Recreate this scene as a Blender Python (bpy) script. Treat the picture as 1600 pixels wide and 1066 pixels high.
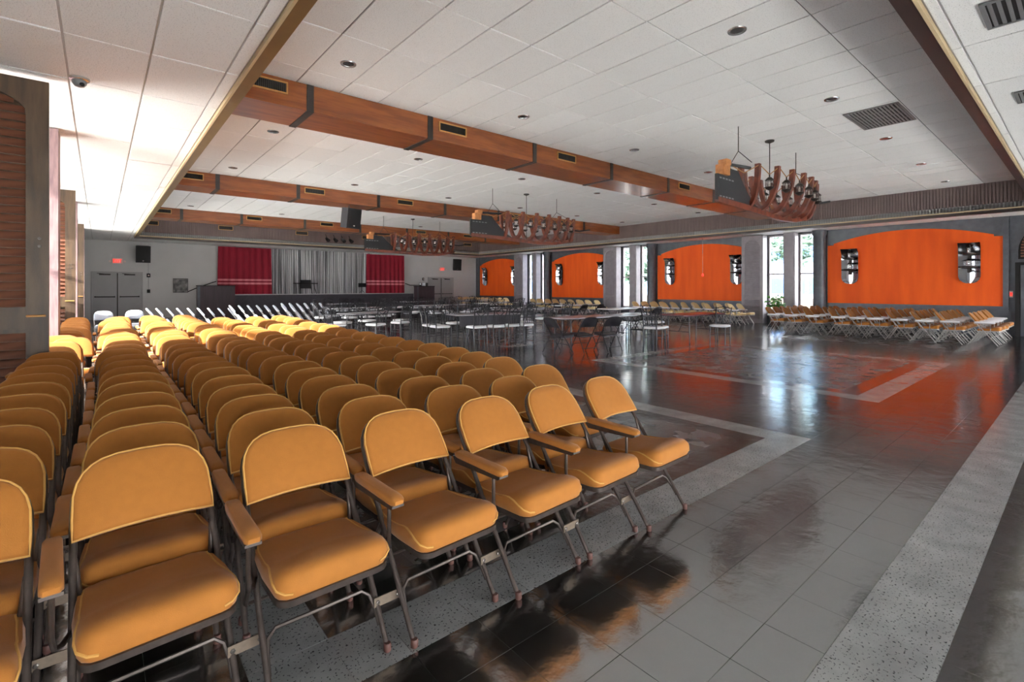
import bpy, bmesh, math, random
from math import sin, cos, pi, radians, sqrt
from mathutils import Vector, Matrix
random.seed(7)
for o in list(bpy.data.objects): bpy.data.objects.remove(o)
SC = bpy.context.scene
COL = SC.collection

# ------------------------------------------------------------------ camera
FPX, HZ, YAW, EYE = 764.18, 449.63, 40.134, 1.447     # pixels (1600x1066 frame), horizon row, heading, eye height
cam_d = bpy.data.cameras.new('camera'); cam = bpy.data.objects.new('camera', cam_d); COL.objects.link(cam)
cam_d.sensor_width = 36.0; cam_d.lens = 36.0 * FPX / 1600.0
cam_d.shift_y = -(533.0 - HZ) / 1600.0
cam_d.clip_start = 0.05; cam_d.clip_end = 300
cam.location = (0, 0, EYE); cam.rotation_euler = (pi / 2, 0, -radians(YAW))
SC.camera = cam
def project(x, y, z):
    a = radians(YAW); lat = x * cos(a) - y * sin(a); d = x * sin(a) + y * cos(a)
    if d < 0.2: return None
    return 800 + FPX * lat / d, HZ - FPX * (z - EYE) / d, d

# ------------------------------------------------------------------ world, sun, exposure
W = bpy.data.worlds.new('world'); SC.world = W; W.use_nodes = True
bg = W.node_tree.nodes['Background']; bg.inputs[0].default_value = (0.92, 0.96, 1.0, 1); bg.inputs[1].default_value = 16.0
sd = bpy.data.lights.new('sun', 'SUN'); sd.energy = 38.0; sd.angle = radians(1.5); sd.color = (1.0, 0.95, 0.85)
sun = bpy.data.objects.new('sun', sd); COL.objects.link(sun); sun.location = (-30, 0, 20)
sun.rotation_euler = Vector((0.92, 0.14, -0.38)).to_track_quat('-Z', 'Y').to_euler()
SC.view_settings.view_transform = 'Standard'; SC.view_settings.look = 'None'
SC.view_settings.exposure = 0.40; SC.view_settings.gamma = 1.0; SC.view_settings.use_curve_mapping = False

# ------------------------------------------------------------------ materials
def srgb(r, g, b):
    f = lambda c: (c / 255 / 12.92) if c / 255 <= 0.04045 else ((c / 255 + 0.055) / 1.055) ** 2.4
    return (f(r), f(g), f(b), 1)
MATS = {}
def mat(name, col, rough=0.5, metal=0.0, var=0.0, scale=20.0, bump=0.0, bscale=None, col2=None, ior=None, emit=None, coat=0.0,
        stretch=None, sheen=0.0, transl=False):
    m = bpy.data.materials.new(name); m.use_nodes = True; nt = m.node_tree; N = nt.nodes; L = nt.links
    b = N['Principled BSDF']; b.inputs['Base Color'].default_value = col
    b.inputs['Roughness'].default_value = rough; b.inputs['Metallic'].default_value = metal
    if ior: b.inputs['IOR'].default_value = ior
    if coat: b.inputs['Coat Weight'].default_value = coat; b.inputs['Coat Roughness'].default_value = 0.15
    if sheen: b.inputs['Sheen Weight'].default_value = sheen; b.inputs['Sheen Roughness'].default_value = 0.4
    if emit: b.inputs['Emission Color'].default_value = emit[0]; b.inputs['Emission Strength'].default_value = emit[1]
    tc = N.new('ShaderNodeTexCoord'); mp = N.new('ShaderNodeMapping'); L.new(tc.outputs['Object'], mp.inputs[0])
    if stretch: mp.inputs['Scale'].default_value = stretch
    if var > 0 or col2:
        n = N.new('ShaderNodeTexNoise'); n.inputs['Scale'].default_value = scale; n.inputs['Detail'].default_value = 6
        L.new(mp.outputs[0], n.inputs['Vector'])
        rmp = N.new('ShaderNodeValToRGB'); rmp.color_ramp.elements[0].position = 0.35; rmp.color_ramp.elements[1].position = 0.65
        c2 = col2 if col2 else tuple(c * (1 - var) for c in col[:3]) + (1,)
        rmp.color_ramp.elements[0].color = c2; rmp.color_ramp.elements[1].color = col
        L.new(n.outputs['Fac'], rmp.inputs[0]); L.new(rmp.outputs[0], b.inputs['Base Color'])
    if bump > 0:
        n2 = N.new('ShaderNodeTexNoise'); n2.inputs['Scale'].default_value = bscale or scale * 3; n2.inputs['Detail'].default_value = 3
        L.new(mp.outputs[0], n2.inputs['Vector'])
        bp = N.new('ShaderNodeBump'); bp.inputs['Strength'].default_value = bump; bp.inputs['Distance'].default_value = 0.01
        L.new(n2.outputs['Fac'], bp.inputs['Height']); L.new(bp.outputs[0], b.inputs['Normal'])
    MATS[name] = m; return m
M = {}
M['fabric'] = mat('mustard_fabric', srgb(160, 99, 30), 0.85, var=0.06, scale=30, bump=0.2, bscale=420, sheen=0.15)
M['fabric_cream'] = mat('cream_fabric', srgb(232, 206, 150), 0.85, var=0.1, scale=40, bump=0.2, bscale=400)
M['fabric_grey'] = mat('pale_glare_fabric', srgb(205, 212, 226), 0.7, var=0.1, scale=40, bump=0.1, bscale=300)  # pale chairs; the bluish white has reflected light painted into it
M['piping'] = mat('mustard_piping', srgb(196, 146, 74), 0.7, var=0.08, scale=60)
M['frame'] = mat('brown_enamel_tube', srgb(86, 76, 70), 0.32, metal=0.55, var=0.25, scale=30)
M['frame_light'] = mat('grey_enamel_tube', srgb(176, 172, 168), 0.35, metal=0.4, var=0.1, scale=30)
M['rubber'] = mat('brown_rubber', srgb(92, 58, 50), 0.6, var=0.2, scale=40)
M['bolt'] = mat('bolt_steel', srgb(110, 104, 98), 0.3, metal=0.9, var=0.1)
M['plate'] = mat('bracket_steel', srgb(132, 116, 100), 0.42, metal=0.5, var=0.2, scale=40)
M['black_vinyl'] = mat('black_vinyl', srgb(32, 30, 36), 0.45, var=0.2, scale=30)
M['black_metal'] = mat('black_metal_tube', srgb(38, 37, 42), 0.35, metal=0.4, var=0.2, scale=20)
M['white_seat'] = mat('white_vinyl_and_glare', srgb(226, 226, 230), 0.4, var=0.06, scale=20)  # white vinyl seats; on arm pads the white is painted glare
M['table_grey'] = mat('grey_table_laminate', srgb(150, 146, 152), 0.25, var=0.1, scale=8)
M['table_maroon'] = mat('maroon_table_laminate', srgb(112, 58, 66), 0.25, var=0.15, scale=8)
M['table_white'] = mat('white_table_laminate', srgb(222, 222, 222), 0.25, var=0.05, scale=8)
M['dark_cloth'] = mat('dark_apron', srgb(58, 56, 64), 0.6, var=0.15, scale=15)
M['white_paint'] = mat('white_wall_paint', srgb(208, 208, 208), 0.6, var=0.04, scale=2, bump=0.05, bscale=120)
M['grey_paint'] = mat('grey_door_paint', srgb(172, 172, 174), 0.45, var=0.05, scale=3)
M['grid'] = mat('ceiling_grid_metal', srgb(190, 190, 190), 0.5)
M['grid_dark'] = mat('ceiling_grid_dark_metal', srgb(96, 96, 96), 0.5)  # darker grey grid plate behind the raised field tiles
M['grout'] = mat('floor_grout', srgb(168, 168, 166), 0.7, var=0.2, scale=20)
M['wood'] = mat('orange_wood_veneer', srgb(150, 84, 38), 0.32, col2=srgb(122, 62, 26), scale=3.0, stretch=(0.6, 5, 5), coat=0.35)
M['wood_dark'] = mat('dark_stained_wood', srgb(94, 75, 55), 0.45, col2=srgb(70, 55, 43), scale=4, stretch=(4, 4, 0.5), bump=0.08, bscale=60)
M['wood_red'] = mat('red_brown_wood', srgb(124, 62, 42), 0.4, col2=srgb(84, 40, 30), scale=7, bump=0.1, bscale=50)
M['wood_block'] = mat('light_wood_block', srgb(190, 128, 74), 0.5, col2=srgb(160, 100, 54), scale=12)
M['louver'] = mat('louver_wood', srgb(124, 80, 60), 0.42, col2=srgb(98, 60, 46), scale=5, stretch=(0.7, 4, 4))
M['louver_grey'] = mat('grey_louver_paint', srgb(150, 142, 148), 0.5, var=0.15, scale=5)
M['post_pink'] = mat('worn_mauve_timber', srgb(150, 122, 122), 0.55, col2=srgb(120, 96, 100), scale=6, stretch=(4, 4, 0.6))
M['soffit'] = mat('ribbed_brown_panel', srgb(116, 98, 95), 0.5, var=0.18, scale=2.5, stretch=(1, 1, 0.4))
M['lip'] = mat('soffit_lip_bronze', srgb(116, 94, 58), 0.4, metal=0.2, var=0.2, scale=3)
M['lip_dark'] = mat('soffit_lip_dark', srgb(58, 46, 44), 0.35, var=0.3, scale=4)
M['beige_trim'] = mat('beige_trim_paint', srgb(205, 184, 146), 0.5, var=0.08, scale=6)
M['strap'] = mat('dark_strap_metal', srgb(62, 58, 56), 0.4, metal=0.3, var=0.2, scale=10)
M['brass'] = mat('brass_vent_frame', srgb(196, 146, 84), 0.4, metal=0.3, var=0.1, scale=20)
M['dark'] = mat('dark_void', srgb(26, 24, 24), 0.8)
M['vent_grey'] = mat('grey_vent_metal', srgb(128, 130, 132), 0.45, metal=0.2)
M['orange'] = mat('orange_panel', srgb(250, 100, 8), 0.7, col2=srgb(238, 88, 4), scale=1.2, stretch=(1, 3, 0.4))
M['steel_dark'] = mat('blue_grey_frame', srgb(96, 99, 106), 0.4, metal=0.2, var=0.25, scale=5)
M['mirror'] = mat('polished_reflector', srgb(200, 205, 212), 0.12, metal=1.0)
M['iron'] = mat('dark_iron', srgb(58, 50, 48), 0.45, metal=0.4, var=0.2, scale=30)
M['curtain_red'] = mat('crimson_velvet', srgb(158, 18, 46), 0.8, var=0.25, scale=6, stretch=(4, 4, 0.3), sheen=0.3)
M['curtain_pink'] = mat('pink_braid', srgb(232, 138, 148), 0.7, var=0.1)
M['curtain_grey'] = mat('silver_string_curtain', srgb(200, 200, 202), 0.45, col2=srgb(84, 84, 86), scale=1.6, stretch=(9, 1, 0.12), metal=0.2)
M['stage'] = mat('stage_charcoal_carpet', srgb(74, 70, 76), 0.8, var=0.2, scale=8, bump=0.1, bscale=80)
M['stage_edge'] = mat('stage_nosing', srgb(186, 184, 184), 0.4)
M['stage_box'] = mat('plum_panel', srgb(76, 62, 68), 0.55, var=0.2, scale=3, stretch=(4, 4, 0.4))
M['speaker'] = mat('black_speaker_cabinet', srgb(34, 34, 38), 0.6, var=0.2, scale=40)
M['speaker_grille'] = mat('speaker_grille', srgb(24, 24, 26), 0.5, metal=0.3, bump=0.4, bscale=200)
M['exit_red'] = mat('exit_letters', srgb(230, 60, 50), 0.5, emit=(srgb(255, 60, 50), 1.2))
M['exit_case'] = mat('exit_case', srgb(236, 214, 208), 0.5)
M['lamp'] = mat('frosted_bulb', srgb(232, 226, 216), 0.3)
M['lamp_off'] = mat('unlit_lamp_well', srgb(70, 68, 66), 0.25, metal=0.6)
M['rope'] = mat('hemp_rope', srgb(178, 132, 84), 0.8, var=0.2, scale=60)
M['leaf'] = mat('green_leaf', srgb(72, 150, 40), 0.45, var=0.4, scale=12)
M['leaf_dark'] = mat('dark_green_leaf', srgb(60, 88, 70), 0.6, var=0.4, scale=6)
M['bark'] = mat('bark', srgb(110, 96, 84), 0.8, var=0.3, scale=10)
M['pot'] = mat('clay_pot', srgb(120, 92, 84), 0.7, var=0.15)
M['asphalt'] = mat('road_asphalt', srgb(70, 72, 76), 0.9, var=0.2, scale=3)
M['ext_block'] = mat('blue_grey_render', srgb(120, 142, 168), 0.8, var=0.1, scale=1)
M['ext_wall'] = mat('garden_stone', srgb(128, 120, 104), 0.8, var=0.06, scale=1)
M['ext_glass'] = mat('blue_window_glass', srgb(40, 92, 150), 0.3)
M['ext_ground'] = mat('pale_paving', srgb(238, 236, 230), 0.8, var=0.08, scale=0.6)
M['chrome'] = mat('brushed_chrome', srgb(190, 190, 192), 0.25, metal=0.9)
M['paper'] = mat('printed_sheet', srgb(150, 148, 146), 0.6, col2=srgb(70, 70, 72), scale=6)

def ceil_mat():
    m = mat('mineral_fibre_tile', srgb(222, 222, 222), 0.75); nt = m.node_tree; N = nt.nodes; L = nt.links; b = N['Principled BSDF']
    g = N.new('ShaderNodeNewGeometry')
    v = N.new('ShaderNodeTexVoronoi'); v.inputs['Scale'].default_value = 70; L.new(g.outputs['Position'], v.inputs['Vector'])
    r = N.new('ShaderNodeValToRGB'); r.color_ramp.elements[0].position = 0.10; r.color_ramp.elements[1].position = 0.22
    r.color_ramp.elements[0].color = srgb(150, 150, 150); r.color_ramp.elements[1].color = srgb(240, 240, 240)
    L.new(v.outputs['Distance'], r.inputs[0])
    oi = N.new('ShaderNodeObjectInfo'); mx = N.new('ShaderNodeMix'); mx.data_type = 'RGBA'; mx.blend_type = 'MULTIPLY'
    mr = N.new('ShaderNodeMapRange'); mr.inputs['To Min'].default_value = 0.93; mr.inputs['To Max'].default_value = 1.0
    L.new(oi.outputs['Random'], mr.inputs[0])
    mx.inputs[0].default_value = 1.0; L.new(r.outputs[0], mx.inputs[6]); L.new(mr.outputs[0], mx.inputs[7]); L.new(mx.outputs[2], b.inputs['Base Color'])
    bp = N.new('ShaderNodeBump'); bp.inputs['Strength'].default_value = 0.3; bp.inputs['Distance'].default_value = 0.004
    L.new(v.outputs['Distance'], bp.inputs['Height']); L.new(bp.outputs[0], b.inputs['Normal'])
    return m
M['ceiling'] = ceil_mat()
def floor_mat(name, base, dark, speck=False, relief=0.0, rough=0.12, ior=3.9):
    m = mat(name, base, rough, ior=ior); nt = m.node_tree; N = nt.nodes; L = nt.links; b = N['Principled BSDF']
    g = N.new('ShaderNodeNewGeometry')
    n = N.new('ShaderNodeTexNoise'); n.inputs['Scale'].default_value = 5; n.inputs['Detail'].default_value = 8; L.new(g.outputs['Position'], n.inputs['Vector'])
    r = N.new('ShaderNodeValToRGB'); r.color_ramp.elements[0].position = 0.35; r.color_ramp.elements[1].position = 0.7
    r.color_ramp.elements[0].color = dark; r.color_ramp.elements[1].color = base; L.new(n.outputs['Fac'], r.inputs[0])
    colout = r.outputs[0]
    if speck:
        v = N.new('ShaderNodeTexNoise'); v.inputs['Scale'].default_value = 95; v.inputs['Detail'].default_value = 1
        L.new(g.outputs['Position'], v.inputs['Vector'])
        r2 = N.new('ShaderNodeValToRGB'); r2.color_ramp.elements[0].position = 0.33; r2.color_ramp.elements[1].position = 0.38
        r2.color_ramp.elements[0].color = (0.16, 0.16, 0.16, 1); r2.color_ramp.elements[1].color = (1, 1, 1, 1); L.new(v.outputs['Fac'], r2.inputs[0])
        mx = N.new('ShaderNodeMix'); mx.data_type = 'RGBA'; mx.blend_type = 'MULTIPLY'; mx.inputs[0].default_value = 1
        L.new(colout, mx.inputs[6]); L.new(r2.outputs[0], mx.inputs[7]); colout = mx.outputs[2]
    L.new(colout, b.inputs['Base Color'])
    # wax layer: uneven gloss and faint waves
    n3 = N.new('ShaderNodeTexNoise'); n3.inputs['Scale'].default_value = 3.0; n3.inputs['Detail'].default_value = 5; L.new(g.outputs['Position'], n3.inputs['Vector'])
    mr = N.new('ShaderNodeMapRange'); mr.inputs['To Min'].default_value = rough * 0.6; mr.inputs['To Max'].default_value = rough * 1.8
    L.new(n3.outputs['Fac'], mr.inputs[0]); L.new(mr.outputs[0], b.inputs['Roughness'])
    n4 = N.new('ShaderNodeTexNoise'); n4.inputs['Scale'].default_value = 6.0; n4.inputs['Detail'].default_value = 4; L.new(g.outputs['Position'], n4.inputs['Vector'])
    bp = N.new('ShaderNodeBump'); bp.inputs['Strength'].default_value = 0.30; bp.inputs['Distance'].default_value = 0.01
    L.new(n4.outputs['Fac'], bp.inputs['Height']); nout = bp.outputs[0]
    if relief:
        v2 = N.new('ShaderNodeTexVoronoi'); v2.inputs['Scale'].default_value = 13; L.new(g.outputs['Position'], v2.inputs['Vector'])
        bp2 = N.new('ShaderNodeBump'); bp2.inputs['Strength'].default_value = relief; bp2.inputs['Distance'].default_value = 0.004
        L.new(v2.outputs['Distance'], bp2.inputs['Height']); L.new(nout, bp2.inputs['Normal']); nout = bp2.outputs[0]
    L.new(nout, b.inputs['Normal'])
    return m
M['tile_black'] = floor_mat('black_floor_tile', srgb(40, 40, 40), srgb(22, 22, 22))
M['tile_grey'] = floor_mat('grey_speckled_tile', srgb(150, 150, 148), srgb(128, 128, 126), speck=True, rough=0.16, ior=1.6)
M['tile_relief'] = floor_mat('embossed_charcoal_tile', srgb(74, 74, 74), srgb(48, 48, 48), relief=0.25, rough=0.22)
def glass_mat():
    m = bpy.data.materials.new('window_glass'); m.use_nodes = True; nt = m.node_tree; N = nt.nodes; L = nt.links
    for n in list(N): N.remove(n)
    o = N.new('ShaderNodeOutputMaterial'); t = N.new('ShaderNodeBsdfTransparent'); g = N.new('ShaderNodeBsdfGlossy')
    g.inputs['Roughness'].default_value = 0.02; mx = N.new('ShaderNodeMixShader'); f = N.new('ShaderNodeFresnel'); f.inputs[0].default_value = 1.3
    L.new(f.outputs[0], mx.inputs[0]); L.new(t.outputs[0], mx.inputs[1]); L.new(g.outputs[0], mx.inputs[2]); L.new(mx.outputs[0], o.inputs[0])
    return m
M['glass'] = glass_mat()
GM = bpy.data.materials.new('lantern_glass')
def lantern_glass():
    m = GM; m.use_nodes = True; nt = m.node_tree; N = nt.nodes; L = nt.links
    for n in list(N): N.remove(n)
    o = N.new('ShaderNodeOutputMaterial'); t = N.new('ShaderNodeBsdfTransparent'); g = N.new('ShaderNodeBsdfGlossy')
    g.inputs['Roughness'].default_value = 0.1; mx = N.new('ShaderNodeMixShader'); mx.inputs[0].default_value = 0.35
    L.new(t.outputs[0], mx.inputs[1]); L.new(g.outputs[0], mx.inputs[2]); L.new(mx.outputs[0], o.inputs[0])
lantern_glass(); M['lantern_glass'] = GM

# ------------------------------------------------------------------ mesh helpers
class MB:
    def __init__(s): s.v = []; s.f = []; s.mi = []; s.cur = 0; s.T = Matrix.Identity(4)
    def add(s, vs, fs):
        b = len(s.v); s.v += [tuple(s.T @ Vector(p)) for p in vs]
        for f in fs: s.f.append(tuple(i + b for i in f)); s.mi.append(s.cur)
        return s
    def box(s, x0, x1, y0, y1, z0, z1):
        vs = [(x, y, z) for z in (z0, z1) for y in (y0, y1) for x in (x0, x1)]
        return s.add(vs, [(0, 2, 3, 1), (4, 5, 7, 6), (0, 1, 5, 4), (2, 6, 7, 3), (0, 4, 6, 2), (1, 3, 7, 5)])
    def cbox(s, x0, x1, y0, y1, z0, z1, c=0.01):          # box with its vertical edges chamfered
        pl = [(x0 + c, y0), (x1 - c, y0), (x1, y0 + c), (x1, y1 - c), (x1 - c, y1), (x0 + c, y1), (x0, y1 - c), (x0, y0 + c)]
        return s.prism(pl, z0, z1)
    def prism(s, pl, z0, z1):
        n = len(pl); vs = [(x, y, z0) for x, y in pl] + [(x, y, z1) for x, y in pl]
        fs = [tuple(reversed(range(n))), tuple(range(n, 2 * n))] + [(i, (i + 1) % n, n + (i + 1) % n, n + i) for i in range(n)]
        return s.add(vs, fs)
    def tube(s, pts, r, n=8, closed=False, caps=True, r2=None):
        P = [Vector(p) for p in pts]; m = len(P); vs = []; prev = None
        for i in range(m):
            a = P[i - 1] if (i > 0 or closed) else P[i]; b = P[(i + 1) % m] if (i < m - 1 or closed) else P[i]
            t = (b - a).normalized()
            if prev is None:
                u = t.orthogonal().normalized()
            else:
                u = (prev - t * prev.dot(t)); u = u.normalized() if u.length > 1e-6 else t.orthogonal().normalized()
            prev = u; w = t.cross(u); rr = r if r2 is None else r + (r2 - r) * i / (m - 1)
            for k in range(n):
                a_ = 2 * pi * k / n; vs.append(P[i] + (u * cos(a_) + w * sin(a_)) * rr)
        fs = []
        for i in range(m if closed else m - 1):
            j = (i + 1) % m
            for k in range(n):
                l = (k + 1) % n; fs.append((i * n + k, i * n + l, j * n + l, j * n + k))
        if not closed and caps: fs += [tuple(reversed(range(n))), tuple(range((m - 1) * n, m * n))]
        return s.add(vs, fs)
    def lathe(s, prof, n=12, c=(0, 0, 0)):
        vs = []; fs = []
        for r, z in prof:
            for k in range(n): vs.append((c[0] + r * cos(2 * pi * k / n), c[1] + r * sin(2 * pi * k / n), c[2] + z))
        m = len(prof)
        for i in range(m - 1):
            for k in range(n):
                l = (k + 1) % n; fs.append((i * n + k, i * n + l, (i + 1) * n + l, (i + 1) * n + k))
        fs += [tuple(reversed(range(n))), tuple(range((m - 1) * n, m * n))]
        return s.add(vs, fs)
    def pad(s, outline, layers, fn=lambda u, v, z: (u, v, z), cen=None):
        n = len(outline); cx = sum(p[0] for p in outline) / n; cy = sum(p[1] for p in outline) / n
        if cen: cx, cy = cen
        vs = []
        for sc, z in layers:
            for x, y in outline: vs.append(fn(cx + (x - cx) * sc, cy + (y - cy) * sc, z))
        fs = [tuple(reversed(range(n)))]
        m = len(layers)
        for i in range(m - 1):
            for k in range(n):
                l = (k + 1) % n; fs.append((i * n + k, i * n + l, (i + 1) * n + l, (i + 1) * n + k))
        vs.append(fn(cx, cy, layers[-1][1])); c = len(vs) - 1
        fs += [((m - 1) * n + k, (m - 1) * n + (k + 1) % n, c) for k in range(n)]
        return s.add(vs, fs)
    def mesh(s, name, mats, smooth=None):
        me = bpy.data.meshes.new(name); me.from_pydata(s.v, [], s.f)
        for m in (mats if isinstance(mats, (list, tuple)) else [mats]): me.materials.append(m)
        me.polygons.foreach_set('material_index', s.mi)
        bm = bmesh.new(); bm.from_mesh(me); bmesh.ops.recalc_face_normals(bm, faces=bm.faces); bm.to_mesh(me); bm.free()
        if smooth is not None:
            me.polygons.foreach_set('use_smooth', [True] * len(me.polygons))
            try: me.set_sharp_from_angle(angle=radians(smooth))
            except Exception: pass
        me.update(); return me
    def build(s, name, mats, parent=None, loc=None, smooth=None):
        o = bpy.data.objects.new(name, s.mesh(name, mats, smooth)); COL.objects.link(o)
        if parent: o.parent = parent
        if loc: o.location = loc
        return o
def tag(o, label=None, cat=None, group=None, kind=None):
    if label: o['label'] = label
    if cat: o['category'] = cat
    if group: o['group'] = group
    if kind: o['kind'] = kind
    return o
def thing(name, label, cat, loc=(0, 0, 0), rz=0, group=None, kind=None):
    o = bpy.data.objects.new(name, None); COL.objects.link(o); o.location = loc; o.rotation_euler = (0, 0, rz)
    o.empty_display_size = 0.1
    return tag(o, label, cat, group, kind)
def dup(root, loc, rz, label=None, group=None, cat=None):
    r = root.copy(); COL.objects.link(r); r.location = loc; r.rotation_euler = (0, 0, rz)
    tag(r, label, cat, group)
    for ch in root.children:
        c = ch.copy(); COL.objects.link(c); c.parent = r
        for g in ch.children:
            d = g.copy(); COL.objects.link(d); d.parent = c
    return r
def inst(name, me, parent=None, loc=(0, 0, 0), rot=(0, 0, 0)):
    o = bpy.data.objects.new(name, me); COL.objects.link(o); o.location = loc; o.rotation_euler = rot
    if parent: o.parent = parent
    return o
def arc(cx, cy, r, a0, a1, n):
    return [(cx + r * cos(a0 + (a1 - a0) * i / n), cy + r * sin(a0 + (a1 - a0) * i / n)) for i in range(n + 1)]
ORD = ['front', 'second', 'third', 'fourth', 'fifth', 'sixth', 'seventh', 'eighth', 'ninth', 'tenth', 'eleventh', 'twelfth', 'thirteenth',
       'fourteenth', 'fifteenth', 'sixteenth', 'seventeenth', 'eighteenth', 'nineteenth', 'twentieth', 'twenty-first', 'twenty-second',
       'twenty-third', 'twenty-fourth', 'twenty-fifth', 'twenty-sixth', 'twenty-seventh', 'twenty-eighth']

# ------------------------------------------------------------------ the shell of the hall
XL, XR, YN, YB = -2.2, 21.0, -2.5, 29.0
ZL, ZH = 3.611, 4.405
SXL, SXR, SYN, SYB = 1.113, 19.17, 0.849, 26.05
PER = 7.33
def YZX(x0=0): return Matrix(((0, 0, 1, x0), (1, 0, 0, 0), (0, 1, 0, 0), (0, 0, 0, 1)))   # plan (Y,Z) extruded along X
def XZY(y0=0): return Matrix(((1, 0, 0, 0), (0, 0, 1, y0), (0, 1, 0, 0), (0, 0, 0, 1)))   # plan (X,Z) extruded along Y
def lines(breaks, step, first=None):
    out = []
    for a, b in zip(breaks[:-1], breaks[1:]):
        n = max(1, round((b - a) / step))
        out += [a + (b - a) * i / n for i in range(n)]
    return out + [breaks[-1]]
def pixel_area(x0, x1, y0, y1, z):
    ps = [project(x, y, z) for x, y in ((x0, y0), (x1, y0), (x1, y1), (x0, y1))]
    if any(p is None for p in ps): return 0
    if max(p[0] for p in ps) < 0 or min(p[0] for p in ps) > 1600 or max(p[1] for p in ps) < 0 or min(p[1] for p in ps) > 1066: return 0
    ps = [(min(max(p[0], 0), 1600), min(max(p[1], 0), 1066)) for p in ps]
    return abs(sum(ps[i][0] * ps[(i + 1) % 4][1] - ps[(i + 1) % 4][0] * ps[i][1] for i in range(4))) / 2

# floor: grey banded rectangles in a black field, every near tile a piece of its own
b = MB(); b.box(XL - .2, XR + .2, YN - .2, YB + .2, -0.20, -0.004)
floor = tag(b.build('floor', M['grout']), kind='structure')
RX = [(0.42, 5.20), (7.49, 12.41), (14.6, 19.5)]; RY = [(1.73 + PER * k, 6.45 + PER * k) for k in range(4)]; BW = 0.30; BK = 0.2286
xb = [XL]
for a, c in RX: xb += [a, a + BW, a + BW + BK, c - BW - BK, c - BW, c]
xb += [XR]
yb = [YN, 0.37, 0.68, 0.91, 1.2, 1.5]
for a, c in RY: yb += [a, a + BW, a + BW + BK, c - BW - BK, c - BW, min(c, YB)]
yb = [y for y in yb if y <= YB - 0.1] + [YB]
xs, ys = lines(xb, 0.3048), lines(yb, 0.3048)
def tile_kind(x, y):
    if 0.37 < y < 0.68: return 1
    for a, c in RX:
        for p, q in RY:
            if a < x < c and p < y < q:
                e = min(x - a, c - x, y - p, q - y)
                return 1 if e < BW else (0 if e < BW + BK else 2)
    return 0
TM = [M['tile_black'], M['tile_grey'], M['tile_relief']]
cells = []
for i in range(len(xs) - 1):
    for j in range(len(ys) - 1):
        x0, x1, y0, y1 = xs[i], xs[i + 1], ys[j], ys[j + 1]
        cells.append((pixel_area(x0, x1, y0, y1, 0), x0, x1, y0, y1, tile_kind((x0 + x1) / 2, (y0 + y1) / 2)))
cells.sort(key=lambda c: -c[0])
G = 0.0008
tile_cache = {}
for a, x0, x1, y0, y1, k in cells[:290]:
    key = (round(x1 - x0, 3), round(y1 - y0, 3), k)
    if key not in tile_cache:
        m = MB(); w, d = key[0] / 2 - G, key[1] / 2 - G
        m.pad([(-w, -d), (w, -d), (w, d), (-w, d)], [(1, -0.004), (1, -0.0005), (0.997, 0.0)]); tile_cache[key] = m.mesh('floor_tile', TM[k])
    inst('floor_tile', tile_cache[key], floor, ((x0 + x1) / 2, (y0 + y1) / 2, 0), (random.gauss(0, .0009), random.gauss(0, .0009), 0))
m = MB()
for a, x0, x1, y0, y1, k in cells[290:]:
    m.cur = k; vs = [(x0 + G, y0 + G), (x1 - G, y0 + G), (x1 - G, y1 - G), (x0 + G, y1 - G)]
    z = [random.uniform(-.0006, 0) for _ in range(4)]
    m.add([(x, y, z[i]) for i, (x, y) in enumerate(vs)] + [(x, y, -.004) for x, y in vs], [(0, 1, 2, 3), (0, 4, 5, 1), (1, 5, 6, 2), (2, 6, 7, 3), (3, 7, 4, 0)])
tag(m.build('floor_tile_field', TM, floor), kind='stuff')

# ceiling: low ring round a raised field
b = MB()
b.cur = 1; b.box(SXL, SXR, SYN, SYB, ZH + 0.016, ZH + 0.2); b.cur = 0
b.box(XL - .2, SXL, YN - .2, YB + .2, ZL + 0.016, ZL + 0.2); b.box(SXR, XR + .2, YN - .2, YB + .2, ZL + 0.016, ZL + 0.2)
b.box(SXL, SXR, YN - .2, SYN, ZL + 0.016, ZL + 0.2); b.box(SXL, SXR, SYB, YB + .2, ZL + 0.016, ZL + 0.2)
ceiling = tag(b.build('ceiling', [M['grid'], M['grid_dark']]), kind='structure')
ct = []
def grid_lines(lo, hi, start, step):
    k = math.ceil((lo - start) / step - 1e-6); out = [lo]
    while start + k * step < hi - 0.02:
        v = start + k * step
        if v > lo + 0.02: out.append(v)
        k += 1
    return out + [hi]
def ceil_cells(x0, x1, y0, y1, z, sx, dx, sy, dy):
    X = grid_lines(x0, x1, sx, dx); Y = grid_lines(y0, y1, sy, dy)
    for i in range(len(X) - 1):
        for j in range(len(Y) - 1): ct.append((pixel_area(X[i], X[i + 1], Y[j], Y[j + 1], z), X[i], X[i + 1], Y[j], Y[j + 1], z))
ceil_cells(SXL + .1, SXR - .01, SYN + .1, SYB - .01, ZH, 2.165, 0.6215, 1.97, 1.225)
ceil_cells(XL, SXL - .02, YN, YB, ZL, -0.246, 0.61, 5.62, 1.22)
ceil_cells(SXR + .02, XR, YN, YB, ZL, 19.8, 0.61, 5.62, 1.22)
ceil_cells(SXL - .02, SXR + .02, YN, SYN - .02, ZL, 5.94, 1.265, 0.75, 0.61)
ceil_cells(SXL - .02, SXR + .02, SYB + .02, YB, ZL, 5.94, 1.22, 26.7, 0.61)
ct.sort(key=lambda c: -c[0]); G2 = 0.0085; tc2 = {}
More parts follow.
